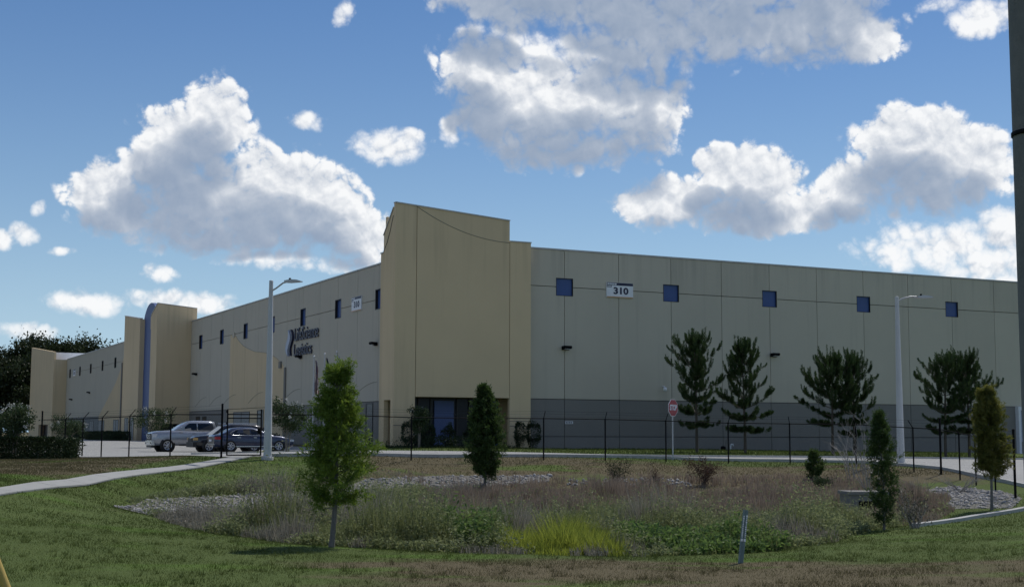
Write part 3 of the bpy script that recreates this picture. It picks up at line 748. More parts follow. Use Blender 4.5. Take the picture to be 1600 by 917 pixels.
def small_sign(loc, rz):
    o = empty('wall_notice', loc, rz); tag(o, 'tiny white notice low on the dark band of the right-hand wall', 'sign')
    MB().box(-.31, .31, -.03, -.003, -.09, .09).build('board', M['white_paint'], o)
    lb = MB(); [lb.box(-.26+k*.13, -.18+k*.13, -.036, -.031, -.05, .05) for k in range(4)]; lb.build('lettering', M['navy'], o)
small_sign(bw(13.17, SY, 1.91), TH)
def camera_dome(loc, rz):
    o = empty('security_camera', loc, rz); tag(o, 'small white security camera beside the first pine', 'camera')
    MB().tube([(0, 0, .1), (0, -.28, .12), (0, -.36, .02)], .035, 8).build('bracket', M['white_paint'], o)
    MB().lathe([(.0, .04), (.11, .04), (.13, -.05), (.13, -.14), (.10, -.22), (.0, -.26)], 14, (0, -.36, 0)).build('dome', M['white_paint'], o)
camera_dome(bw(20.78, SY, 4.4), TH)
def dock(loc, rz):
    o = empty('dock_surround', loc, rz); tag(o, 'pale door surround at the right end of the side wall', 'door')
    MB().box(-.1, 3.6, -.35, -.005, 3.2, 3.5).build('lintel', M['white_paint'], o); MB().box(-.1, .15, -.35, -.005, -.6, 3.198).build('jamb', M['white_paint'], o); MB().box(3.35, 3.6, -.35, -.005, -.6, 3.198).build('jamb', M['white_paint'], o)
    for k in range(6): MB().box(.16, 3.34, -.06, -.01, .62+k*.43, 1.03+k*.43).build('door_slat', M['silver_logo'], o)
dock(bw(55.2, SY, 0), TH)
def pipes(loc):
    o = empty('standpipe', loc, TH); tag(o, 'short dark backflow pipe with pale gooseneck at the wall foot', 'pipe')
    MB().tube([(0, 0, -.2), (0, 0, .75)], .07, 10).build('riser', M['darkgrey'], o)
    MB().tube([(.35, 0, -.2), (.35, 0, .30), (.42, 0, .42), (.55, 0, .42), (.60, 0, .30)], .05, 10).build('gooseneck', M['white_paint'], o)
    MB().lathe([(0, .18), (.14, .18), (.14, -.05), (0, -.05)], 12, (-.25, 0, .15), 'y').build('valve', M['black_metal'], o)
_p = bw(25.0, -1.2); pipes((_p.x, _p.y, gz(_p.x, _p.y)))

# ------------------------------------------------------------------ fence, gate, lamps, signs
def fence(name, pts, label, term=(), out_sign=-1, hgt=1.83):
    """black chain-link fence on posts with angled arms and barbed wire; pts: post feet (x, y)"""
    f = empty(name, (pts[0][0], pts[0][1], gz(*pts[0]))); tag(f, label, 'fence', 'chain-link fences')
    o = Vector(f.location); W_ = [Vector((x, y, gz(x, y))) for x, y in pts]; n = len(W_)
    tips = []
    for i, p in enumerate(W_):
        q = p-o; t = (W_[min(i+1, n-1)]-W_[max(i-1, 0)]); t.z = 0; t.normalize(); nn = Vector((t.y, -t.x, 0))*(-out_sign)
        big = i in term; r = .045 if big else .032; H = hgt+(.42 if big else .03)
        MB().tube([q-Vector((0, 0, .3)), q+Vector((0, 0, H))], r, 8).build('post', M['black_metal'], f)
        if big:
            MB().lathe([(r*1.2, 0), (r*1.2, .02), (0, .05)], 8, q+Vector((0, 0, H))).build('post_cap', M['black_metal'], f); tips.append((q+Vector((0, 0, hgt+.05)), q+Vector((0, 0, hgt+.4))))
        else:
            a, b = q+Vector((0, 0, hgt)), q+Vector((0, 0, hgt+.32))+nn*.27
            MB().tube([a, b], .018, 5).build('arm', M['black_metal'], f); tips.append((a, b))
    for i in range(n-1):
        a, b = W_[i]-o, W_[i+1]-o
        MB().tube([a+Vector((0, 0, hgt)), b+Vector((0, 0, hgt))], .021, 6).build('top_rail', M['black_metal'], f)
        wires = MB()
        for k in (.3, .65, .98):
            p0 = tips[i][0].lerp(tips[i][1], k); p1 = tips[i+1][0].lerp(tips[i+1][1], k); mid = (p0+p1)/2-Vector((0, 0, .02))
            wires.tube([p0, mid, p1], .0035, 3, False)
        wires.build('barbed_wire', M['black_metal'], f)
        # chain-link fabric: two sets of slanting wires
        d = b-a; L = math.hypot(d.x, d.y); u = Vector((d.x/L, d.y/L, 0)); V = []; F = []
        sp = .075; w = .0013
        for sgn in (1, -1):
            s0 = -hgt
            while s0 < L:
                x0, x1 = (s0, s0+hgt); zz0, zz1 = (0, hgt)
                if x0 < 0: zz0 = -x0; x0 = 0
                if x1 > L: zz1 = hgt-(x1-L); x1 = L
                if x1 > x0:
                    ca, cb = (x0, zz0), (x1, zz1)
                    if sgn < 0: ca, cb = (L-x0, zz0), (L-x1, zz1)
                    def P(c, e): 
                        g = a+(b-a)*(c[0]/L); return g+Vector((0, 0, c[1]*.985+.02+e))
                    m = len(V); V += [P(ca, -w), P(cb, -w), P(cb, w), P(ca, w)]; F.append((m, m+1, m+2, m+3))
                s0 += sp
        link('chain_link', MB().add(V, F).mesh('chain_link'), M['black_metal'], f)
    return f
FL = [(-24.3,71.0),(-22.5,69.2),(-20.8,66.6),(-19.1,64.0),(-17.2,61.8),(-14.9,60.0),(-12.2,57.8)]
fence('chain_link_fence', FL, 'black chain-link fence with outward barbed arms on the left of the gate', term=(0, 6), out_sign=1)
FM = [(-10.45,58.3),(-7.3,58.6),(-4.3,59.0),(-1.5,59.8),(1.42,60.6),(4.18,61.2),(6.95,61.8),(9.9,62.7),(12.75,62.9),(15.2,60.6),(16.85,57.6),(17.55,56.2),(17.6,54.0),(17.55,52.0),(17.15,48.8),(16.75,45.8)]
fence('chain_link_fence', FM, 'long black chain-link fence behind the pond, turning the corner by the right lamp post', term=(0, 11, 15), out_sign=-1)

def gate():
    p0, p1 = Vector((-12.0, 57.95, 0)), Vector((-10.62, 58.2, 0)); z = gz(-11.3, 58)
    o = empty('gate', (p0.x, p0.y, z+.06)); tag(o, 'narrow black framed pedestrian gate beside the left lamp post', 'gate')
    d = p1-p0; L = d.length; u = d/L; b = MB()
    P = lambda a, h: u*a+Vector((0, 0, h))
    for q in ([P(0, .05), P(0, 2.0)], [P(L, .05), P(L, 2.0)]): MB().tube(q, .032, 8).build('stile', M['black_metal'], o)
    for h in (.07, 1.62, 1.78): MB().tube([P(0, h), P(L, h)], .026, 8).build('rail', M['black_metal'], o)
    w = MB()
    for k in range(46):
        a = -1.5+k*.0725; 
        for s in (1, -1):
            c0, c1 = (a, .08), (a+1.5, 1.58)
            x0, z0, x1, z1 = c0[0], c0[1], c1[0], c1[1]
            if x1 < 0 or x0 > L: continue
            if x0 < 0: z0 -= x0; x0 = 0
            if x1 > L: z1 -= (x1-L); x1 = L
            if s < 0: x0, x1 = L-x0, L-x1
            w.tube([P(x0, z0), P(x1, z1)], .0016, 3, False)
    w.build('chain_link', M['black_metal'], o)
    MB().box(L-.12, L+.02, -.06, .06, .95, 1.2).build('latch', M['black_metal'], o)
    for h in (.4, 1.4, 1.9): MB().lathe([(0, -.05), (.05, -.05), (.05, .05), (0, .05)], 8, P(-.02, h)).build('hinge', M['black_metal'], o)
gate()

def lamp_post(x, y, H, arm_dir, label, rot_led=0, arm=1.0, curve=False):
    z = gz(x, y); o = empty('lamp_post', (x, y, z)); tag(o, label, 'lamp post', 'lamp posts by the fence')
    MB().lathe([(.0, -.3), (.26, -.3), (.26, .10), (.24, .12), (0, .12)], 16).build('base', M['kerb'], o)
    MB().tube([(0, 0, .1), (0, 0, H*.35), (0, 0, H)], [.175, .145, .085], 12).build('shaft', M['pole_grey'], o)
    MB().lathe([(.088, H), (.088, H+.03), (0, H+.06)], 12).build('cap', M['pole_grey'], o)
    a = Vector(arm_dir).normalized()
    if curve: P = [Vector((0, 0, H-.22)), a*.25+Vector((0, 0, H-.05)), a*.7+Vector((0, 0, H+.06)), a*arm+Vector((0, 0, H+.02))]
    else: P = [Vector((0, 0, H-.42)), a*.22+Vector((0, 0, H-.30)), a*.55+Vector((0, 0, H-.07)), a*arm+Vector((0, 0, H-.03))]
    MB().tube(P, .035, 8).build('arm', M['galv'], o)
    e = P[-1]; s = Vector((-a.y, a.x, 0)); hd = MB()
    prof = [(-.1, .05), (.18, .09), (.45, .07), (.62, .02), (.62, -.02), (.1, -.045), (-.1, -.03)]
    L = [e+a*q+s*.15+Vector((0, 0, h)) for q, h in prof]; R = [e+a*q-s*.15+Vector((0, 0, h)) for q, h in prof]; n = len(prof)
    hd.add(L+R, [tuple(range(n)), tuple(range(2*n-1, n-1, -1))]+[(i, i+n, (i+1) % n+n, (i+1) % n) for i in range(n)])
    hd.build('lamp_head', M['galv'], o)
    MB().lathe([(0, 0), (.05, 0), (.05, .07), (0, .09)], 8, e+a*.1+Vector((0, 0, .08))).build('photocell', M['black_metal'], o)
    MB().box(-.06, .06, -.19, -.165, .5, .85).build('hand_hole_cover', M['pole_grey'], o)
lamp_post(-10.22, 57.6, 7.5, (1, -.25, 0), 'pale square-headed lamp post beside the gate', arm=.75)
lamp_post(17.62, 62.2, 7.6, (1, .1, 0), 'tapered pale lamp post behind the fence on the right of the pond', arm=1.05, curve=True)

def stop_sign(x, y):
    z = gz(x, y); o = empty('stop_sign', (x, y, z), math.radians(50)); tag(o, 'red octagonal STOP sign on a thin post behind the fence', 'sign')
    MB().box(-.03, .03, -.02, .02, -.3, 2.75).build('post', M['galv'], o)
    oc = lambda r: [(r*math.cos(math.pi/8+k*math.pi/4), 2.38+r*math.sin(math.pi/8+k*math.pi/4)) for k in range(8)]
    pl = MB().prism(oc(.42), 'y', -.035, -.022).build('plate', M['white_paint'], o)
    MB().prism(oc(.395), 'y', -.042, -.0352).build('face', M['red_sign'], pl)
    put_text('lettering', 'STOP', .3, .003, M['white_paint'], o, (0, -.047, 2.38), width=.60, height=.27, bold=.012)
stop_sign(7.4, 63.0)

def marker(x, y):
    z = gz(x, y); o = empty('utility_marker', (x, y, z)); o.rotation_euler = (0, math.radians(6.5), math.radians(8))
    tag(o, 'slim grey-green plastic marker stake with white printing at the lawn edge', 'marker post')
    m = plain('grey_green_plastic', (.135, .19, .19), .5)
    prof = [(-.055, .0), (-.03, -.028), (.0, -.012), (.03, -.028), (.055, .0), (.03, -.010), (0, .006), (-.03, -.010)]
    MB().prism(prof, 'z', -.2, 1.03).build('stake', m, o)
    st = MB()
    r = random.Random(3)
    for s in (-1, 1):
        zz = .50
        MB().box(0, 0, 0, 0, 0, 0)
        while zz < .92:
            h = r.uniform(.018, .035); w0 = r.uniform(.006, .014)
            st.box(s*.03-w0, s*.03+w0, -.0335, -.0295, zz, zz+h); zz += h+r.uniform(.006, .014)
    st.box(-.05, -.008, -.0335, -.0295, .425, .475); st.box(.008, .05, -.0335, -.0295, .425, .475)
    st.build('printing', M['white_paint'], o)
marker(4.44, 26.8)

def flagpole(x, y, H, label, flag):
    z = gz(x, y); o = empty('flagpole', (x, y, z)); tag(o, label, 'flagpole', 'flagpoles by the front wing')
    MB().tube([(0, 0, -.1), (0, 0, H*.4), (0, 0, H)], [.085, .075, .05], 10).build('shaft', M['pole_grey'], o)
    MB().lathe([(0, -.07), (.06, -.04), (.085, 0), (.06, .06), (0, .085)], 12, (0, 0, H+.07)).build('finial', M['white_paint'], o)
    fo = empty('flag', (x+.06, y-.02, z+H*.98)); tag(fo, flag[0], 'flag', 'limp flags on the flagpoles')
    V = []; n = 9; m = 13; h = flag[2]
    for j in range(m):
        t = j/(m-1)
        for i in range(n):
            s = i/(n-1); wd = .10+.30*t*(1-.35*t)
            V.append((.03+s*wd+.04*math.sin(6*t), .09*math.sin(s*11+t*3)*(.4+t), -t*h-.08-.2*s*t))
    me = MB()
    cols = flag[1]
    for k, c in enumerate(cols):
        b = MB(); F = []
        for j in range(m-1):
            for i in range(n-1):
                pick = (j < 5 and i < 3) if len(cols) == 3 and k == 2 else ((i+(j//2)) % 2 == k if len(cols) == 3 else True)
                if len(cols) == 3 and k < 2 and j < 5 and i < 3: pick = False
                if pick: q = j*n+i; F.append((q, q+1, q+n+1, q+n))
        b.add(V, F, True).build('cloth', c, fo)
fr_, fw_, fb_ = plain('flag_red', (.20, .02, .03), .8), plain('flag_white', (.55, .55, .57), .8), plain('flag_blue', (.012, .017, .07), .8)
flagpole(-13.75, 95, 6.45, 'leftmost of the three silver flagpoles on the front lawn', ('limp striped red, white and blue flag on the leftmost flagpole', (fr_, fw_, fb_), 2.3))
flagpole(-13.35, 97.5, 6.75, 'middle one of the three silver flagpoles', ('limp dark flag on the middle flagpole', (fb_,), 1.6))
flagpole(-12.75, 99.5, 7.0, 'rightmost of the three silver flagpoles, just left of the feathery tree top', ('limp pale flag on the rightmost flagpole', (fw_,), 2.6))

def utility_pole(x, y):
    z = gz(x, y); o = empty('utility_pole', (x, y, z)); tag(o, 'dark weathered utility pole cut off by the right edge', 'utility pole')
    m = plain('weathered_pole', (.15, .15, .145), .9, 0, .3, 6, .4)
    MB().tube([(0, 0, -.5), (0, 0, 4), (0, 0, 11)], [.14, .14, .14], 18).build('shaft', m, o)
    MB().lathe([(.141, 4.02), (.148, 4.02), (.148, 4.05), (.141, 4.05)], 18).build('strap', M['black_metal'], o)
utility_pole(3.50, 9.0)

def guy_guard():
    d = Vector((.42, 0, -.80)).normalized(); foot = Vector((-2.0, 7.0, gz(-2.0, 7.0)))
    top = Vector((-2.645, 7.0, .56+.06)); d = (foot-top).normalized()
    m = plain('weathered_yellow_plastic', (.42, .30, .07), .6, 0, .35, 9)
    o = empty('guy_wire', foot); tag(o, 'leaning weathered yellow guy-wire guard at the lower left corner', 'guy wire')
    MB().tube([Vector((0, 0, -.1)), -d*2.0], .024, 10).build('guard', m, o)
    MB().tube([-d*1.8, -d*12], .005, 5).build('wire', M['galv'], o)
    MB().lathe([(.03, 0), (.03, .03)], 10).build('anchor_collar', M['black_metal'], o)
guy_guard()

def inlet_box(x, y):
    z = gz(x, y); o = empty('drain_inlet', (x, y, z), .1); tag(o, 'low concrete drain inlet box among the weeds by the slim evergreen', 'drain box')
    m = paving_mat('weathered_inlet_concrete', (.16, .155, .145), (.25, .24, .225))
    MB().box(-.62, .62, -.5, .5, -.4, .68).build('chamber', m, o)
    MB().box(-.68, .68, -.56, .56, .682, .78).build('slab', m, o)
    MB().box(-.35, .35, -.512, -.502, .12, .48).build('opening', M['black_metal'], o)
inlet_box(11.4, 44.6)

# ------------------------------------------------------------------ vehicles (own axes: x forward, y left, z up; origin on the ground)
def car_paint(name, col, metal=.35): return plain(name, col, .28, metal, .05, 2, 0, .5, .9)
M['car_glass'] = plain('car_glass', (.01, .012, .015), .05)
M['tyre'] = plain('tyre_rubber', (.012, .012, .012), .85); M['rim'] = plain('alloy_rim', (.55, .56, .58), .3, .8)
M['chrome'] = plain('chrome_trim', (.7, .71, .72), .15, .9); M['lamp'] = plain('headlamp', (.6, .62, .64), .1); M['amber'] = plain('amber_lens', (.55, .36, .14), .2); M['tail'] = plain('tail_lens', (.32, .012, .018), .2)
M['plastic'] = plain('black_trim', (.012, .012, .013), .55)
def vehicle(name, label, cat, loc, rz, paint, st, gh, wheels, sides, wr, extra):
    """st: body stations (x, half width, z low, z top); gh: cabin stations (x, half base, z base, half top, z top)"""
    o = empty(name, loc, rz); tag(o, label, cat, 'vehicles in the parking lot')
    V = []
    for x, w, zl, zt in st:
        h = zt-zl
        ring = [(0, zl), (w*.82, zl), (w*.97, zl+.10*h), (w, zl+.45*h), (w*.985, zl+.75*h), (w*.93, zt-.02), (w*.80, zt+.012), (0, zt+.03)]
        V += [(x, y, z) for y, z in ring]+[(x, -y, z) for y, z in ring[-2:0:-1]]
    n = 14; m = len(st)
    F = [(i*n+k, i*n+(k+1) % n, (i+1)*n+(k+1) % n, (i+1)*n+k) for i in range(m-1) for k in range(n)]
    b = MB(); b.add(V, F, True); b.add(V[:n], [tuple(range(n))]); b.add(V[-n:], [tuple(range(n))])
    me = b.mesh('body'); bo = link('body', me, paint, o)
    V = []
    for x, wb, zb, wt, zt in gh:
        ring = [(wb, zb), (wt+.02, zt-.10 if zt-zb > .15 else zt-.01), (wt-.06, zt-.015), (wt*.5, zt+.012)]
        V += [(x, y, z) for y, z in ring]+[(x, -y, z) for y, z in ring[::-1]]
    n = 8; m = len(gh)
    F = [(i*n+k, i*n+(k+1) % n, (i+1)*n+(k+1) % n, (i+1)*n+k) for i in range(m-1) for k in range(n)]
    b = MB(); b.add(V, F, True); b.add(V[:n], [tuple(range(n))]); b.add(V[-n:], [tuple(range(n))])
    b.build('cabin', paint, o)
    def cab(x, z):           # half width of the cabin side at (x, z)
        for q, r in zip(gh[:-1], gh[1:]):
            if min(q[0], r[0])-1e-6 <= x <= max(q[0], r[0])+1e-6:
                t = (x-q[0])/(r[0]-q[0]+1e-9); a = [q[i]+(r[i]-q[i])*t for i in range(5)]
                s = (z-a[2])/max(a[4]-.1-a[2], .05); return a[1]+(a[3]+.02-a[1])*min(1, max(0, s))
        return gh[0][1]
    for poly in sides['windows']:
        for s in (1, -1):
            P = [(x, s*(cab(x, z)+.012), z) for x, z in poly]; Q = [(x, s*(cab(x, z)-.03), z) for x, z in poly]; k = len(poly)
            MB().add(P+Q, [tuple(range(k)), tuple(range(2*k-1, k-1, -1))]+[(i, i+k, (i+1) % k+k, (i+1) % k) for i in range(k)]).build('side_window', M['car_glass'], o)
    for nm, (x0, w0, z0, x1, w1, z1) in sides['screens'].items():
        sg = 1 if x0 > x1 else -1
        P = [(x0+sg*.03, w0, z0), (x0+sg*.03, -w0, z0), (x1+sg*.03, -w1, z1), (x1+sg*.03, w1, z1)]; P += [(x-sg*.05, y, z-.02) for x, y, z in P]
        MB().add(P, [(0,1,2,3),(7,6,5,4),(0,4,5,1),(1,5,6,2),(2,6,7,3),(3,7,4,0)]).build(nm, M['car_glass'], o)
    for (x, hw) in wheels:
        for s in (1, -1):
            MB().lathe([(0, s*(hw-.05)), (wr*1.22, s*(hw-.05)), (wr*1.22, s*(hw+.008)), (0, s*(hw+.008))], 20, (x, 0, wr*1.02), 'y').build('wheel_arch', M['plastic'], o)
            y1 = s*(hw+.03); y0 = s*(hw-.20)
            t = MB().lathe([(wr*.62, y0), (wr*.93, y0), (wr, y0+s*.03), (wr, y1-s*.03), (wr*.93, y1), (wr*.66, y1), (wr*.62, y1-s*.03)], 24, (x, 0, wr), 'y').build('wheel', M['tyre'], o)
            r = MB(); r.lathe([(0, y1-s*.015), (wr*.14, y1-s*.01), (wr*.16, y1-s*.04), (wr*.16, y1-s*.08)], 12, (x, 0, wr), 'y')
            r.lathe([(wr*.66, y1+s*.002), (wr*.58, y1-s*.005), (wr*.58, y1-s*.09)], 24, (x, 0, wr), 'y')
            for k in range(6):
                a = k*math.pi/3+.2; c, q = math.cos(a), math.sin(a)
                for e in (-.16, .16):
                    c2, q2 = math.cos(a+e), math.sin(a+e)
                    r.tube([(x+c*wr*.12, y1-s*.03, wr+q*wr*.12), (x+c2*wr*.62, y1-s*.02, wr+q2*wr*.62)], wr*.06, 5)
            r.build('rim', M['rim'], t)
            MB().lathe([(0, y1-s*.07), (wr*.6, y1-s*.07)], 16, (x, 0, wr), 'y').build('brake_disc', M['plastic'], t)
    extra(o, paint); return o

def P_on(px, Yd, py=None):       # ground point in the direction of a column of the photograph at a given distance
    x = (px-800)/2133*Yd; return x, Yd
def box_part(o, nm, m, *b): return MB().box(*b).build(nm, M[m] if isinstance(m, str) else m, o)

def truck_x(o, paint):
    box_part(o, 'grille', 'plastic', 2.88, 2.985, -.60, .60, .74, 1.14); 
    for z in (.86, .95, 1.04): box_part(o, 'grille_bar', 'chrome', 2.985, 3.0, -.58, .58, z-.015, z+.015)
    box_part(o, 'bumper', 'chrome', 2.80, 3.02, -.97, .97, .42, .70); box_part(o, 'skid_plate', 'plastic', 2.75, 2.97, -.8, .8, .28, .418)
    for s in (1, -1):
        MB().box(2.62, 2.95, min(s*.64, s*.955), max(s*.64, s*.955), .92, 1.12).build('headlight', M['lamp'], o)
        MB().box(2.84, 3.03, min(s*.66, s*.86), max(s*.66, s*.86), .50, .60).build('fog_light', M['plastic'], o)
        box_part(o, 'door_mirror', 'chrome' if False else paint, .92, 1.10, s*1.0 if s > 0 else -1.28, 1.28 if s > 0 else s*1.0, 1.32, 1.56)
        for x in (.22, -.92): MB().box(x-.10, x+.10, min(s*.995, s*1.03), max(s*.995, s*1.03), 1.14, 1.18).build('door_handle', paint, o)
        MB().box(-1.3, 1.15, min(s*.8, s*1.0), max(s*.8, s*1.0), .38, .44).build('side_step', M['plastic'], o)
        for x in (1.22, .02, -1.22): MB().box(x-.006, x+.006, min(s*.99, s*1.004), max(s*.99, s*1.004), .55, 1.10).build('door_seam', M['plastic'], o)
        MB().box(-2.94, -2.86, min(s*.78, s*.97), max(s*.78, s*.97), .80, 1.10).build('tail_light', M['tail'], o)
    box_part(o, 'bed_floor', 'plastic', -2.8, -1.42, -.80, .80, 1.375, 1.39)
silver = car_paint('silver_car_paint', (.30, .32, .36), .5); blackp = car_paint('black_car_paint', (.008, .010, .016)); navyp = car_paint('dark_blue_car_paint', (.014, .024, .065))
CAR = TH
tx, ty = P_on(286, 92.0)
_hd = Vector((-math.cos(TH), -math.sin(TH), 0))
def car_at(px, Yd, heading, ahead): 
    """put a car so that the point `ahead` of its middle lies at that column and distance"""
    x, y = P_on(px, Yd); h = Vector((math.cos(heading), math.sin(heading), 0)); p = Vector((x, y, 0))-h*ahead
    return (p.x, p.y, gz(p.x, p.y)+.03)
_truck = vehicle('pickup_truck', 'silver crew-cab pickup truck parked nose towards the left', 'pickup truck', car_at(261, 91.5, CAR+math.pi, 1.95), CAR+math.pi, silver,
  [(2.95, .80, .52, 1.06), (2.90, .92, .44, 1.19), (2.6, .98, .40, 1.27), (2.0, 1.01, .40, 1.31), (1.3, 1.02, .40, 1.34), (.0, 1.02, .42, 1.30), (-1.38, 1.02, .42, 1.30), (-1.5, 1.02, .42, 1.34), (-2.82, 1.01, .45, 1.36), (-2.9, .97, .50, 1.33)],
  [(1.50, .90, 1.29, .84, 1.32), (1.0, .93, 1.29, .77, 1.68), (.55, .95, 1.28, .73, 1.90), (.15, .95, 1.28, .72, 1.96), (-.8, .95, 1.28, .72, 1.95), (-1.2, .95, 1.28, .72, 1.90), (-1.40, .94, 1.28, .82, 1.36)],
  [(1.95, .985), (-1.75, .985)], dict(windows=[[(1.08, 1.36), (.02, 1.36), (.02, 1.80), (.52, 1.79)], [(-.06, 1.36), (-1.14, 1.36), (-1.06, 1.78), (-.06, 1.80)]], screens={'windscreen': (1.44, .80, 1.35, .60, .66, 1.87), 'rear_window': (-1.38, .76, 1.40, -1.24, .64, 1.84)}), .41, truck_x)
_truck.scale = (1.0, 1.0, 1.05)
def suv_x(o, paint):
    box_part(o, 'grille', 'plastic', 2.36, 2.46, -.50, .50, .66, .88); box_part(o, 'bumper', 'plastic', 2.25, 2.47, -.90, .90, .30, .62); box_part(o, 'number_plate', 'white_paint', -2.46, -2.44, -.26, .26, .8, .95)
    for s in (1, -1):
        MB().box(2.16, 2.42, min(s*.52, s*.90), max(s*.52, s*.90), .74, .90).build('headlight', M['amber'], o)
        MB().box(.78, .95, min(s*.96, s*1.16), max(s*.96, s*1.16), 1.02, 1.18).build('door_mirror', paint, o)
        MB().tube([(.5, s*.66, 1.80), (-1.7, s*.66, 1.80)], .022, 6).build('roof_rail', M['chrome'], o)
        MB().box(-2.43, -2.3, min(s*.6, s*.9), max(s*.6, s*.9), .9, 1.2).build('tail_light', M['tail'], o)
vehicle('suv', 'black SUV parked between the silver pickup and the dark sedan', 'suv', car_at(325, 87.6, CAR+math.pi, 1.45), CAR+math.pi, blackp,
  [(2.42, .72, .40, .86), (2.30, .88, .34, .96), (1.9, .94, .30, 1.02), (1.0, .96, .30, 1.08), (-.5, .96, .30, 1.08), (-1.9, .96, .32, 1.10), (-2.36, .92, .38, 1.10), (-2.43, .86, .42, 1.05)],
  [(1.25, .84, 1.04, .78, 1.06), (.45, .88, 1.05, .68, 1.66), (.0, .89, 1.05, .68, 1.76), (-1.5, .89, 1.05, .68, 1.74), (-2.05, .88, 1.05, .66, 1.66), (-2.38, .85, 1.05, .78, 1.10)],
  [(1.45, .935), (-1.45, .935)], dict(windows=[[(.86, 1.12), (-.15, 1.12), (-.15, 1.58), (.38, 1.56)], [(-.22, 1.12), (-1.2, 1.12), (-1.2, 1.58), (-.22, 1.59)], [(-1.28, 1.12), (-2.05, 1.14), (-1.8, 1.52), (-1.28, 1.57)]], screens={'windscreen': (1.20, .76, 1.09, .48, .62, 1.64), 'rear_window': (-2.36, .72, 1.15, -2.10, .60, 1.60)}), .36, suv_x)
def sedan_x(o, paint):
    box_part(o, 'rear_bumper_trim', 'chrome', -2.52, -2.44, -.80, .80, .42, .45); box_part(o, 'number_plate', 'white_paint', -2.535, -2.50, -.26, .26, .62, .74); box_part(o, 'grille', 'plastic', 2.42, 2.5, -.5, .5, .42, .66)
    for s in (1, -1):
        MB().box(-2.46, -2.10, min(s*.55, s*.925), max(s*.55, s*.925), .74, .90).build('tail_light', M['tail'], o)
        MB().box(2.2, 2.46, min(s*.55, s*.88), max(s*.55, s*.88), .62, .74).build('headlight', M['lamp'], o)
        MB().box(.72, .88, min(s*.93, s*1.10), max(s*.93, s*1.10), .93, 1.06).build('door_mirror', paint, o)
        MB().box(-1.2, 1.2, min(s*.92, s*.96), max(s*.92, s*.96), .30, .34).build('sill_trim', M['chrome'], o)
        MB().tube([(1.05, s*.90, .97), (.3, s*.795, 1.32), (-.4, s*.755, 1.42), (-1.1, s*.775, 1.36), (-1.55, s*.85, 1.12), (-1.4, s*.93, 1.0), (-.2, s*.945, .99), (1.05, s*.925, .965)], .014, 5).build('window_trim', M['chrome'], o)
        for x in (.0, -1.0): MB().box(x-.1, x+.1, min(s*.93, s*.965), max(s*.93, s*.965), .84, .87).build('door_handle', M['chrome'], o)
vehicle('sedan', 'dark blue sedan parked facing away towards the right by the grass island', 'car', car_at(358, 83.8, CAR, -1.5), CAR, navyp,
  [(-2.48, .78, .36, .88), (-2.40, .88, .30, .99), (-1.9, .93, .26, 1.02), (-.5, .94, .24, 1.0), (.9, .94, .24, .98), (1.6, .93, .24, .94), (2.25, .88, .26, .80), (2.46, .74, .32, .68)],
  [(1.25, .84, .94, .76, .96), (.35, .88, .96, .64, 1.36), (-.1, .88, .96, .64, 1.46), (-.8, .88, .97, .64, 1.47), (-1.35, .87, .98, .64, 1.40), (-2.05, .84, .98, .76, 1.03)],
  [(1.5, .905), (-1.5, .905)], dict(windows=[[(.95, 1.0), (-.22, 1.0), (-.22, 1.36), (.32, 1.28)], [(-.3, 1.0), (-1.42, 1.01), (-1.15, 1.30), (-.3, 1.36)]], screens={'windscreen': (1.18, .74, .98, .38, .60, 1.34), 'rear_window': (-1.98, .72, 1.03, -1.38, .58, 1.38)}), .35, sedan_x)

# ------------------------------------------------------------------ trees and shrubs
L_CYP = leaf_mat('cypress_leaf', (.072, .146, .020), (.215, .295, .040), .5)
L_CYPD = leaf_mat('dense_cypress_leaf', (.026, .062, .016), (.078, .125, .028), .45)
L_CYPY = leaf_mat('bronzed_cypress_leaf', (.068, .098, .020), (.215, .205, .042), .5)
L_PINE = leaf_mat('pine_needle', (.020, .048, .016), (.060, .098, .030), .35)
L_MYR = leaf_mat('myrtle_leaf', (.022, .046, .016), (.066, .096, .038), .3)
L_OAK = leaf_mat('oak_leaf', (.012, .022, .008), (.035, .050, .016), .25)
L_HEDGE = leaf_mat('hedge_leaf', (.010, .022, .008), (.030, .050, .016), .2)
L_FLOWER = leaf_mat('white_blossom', (.45, .46, .44), (.70, .70, .66), .3)

def interp(prof, t): 
    a = np.array(prof); return np.interp(t, a[:, 0], a[:, 1])

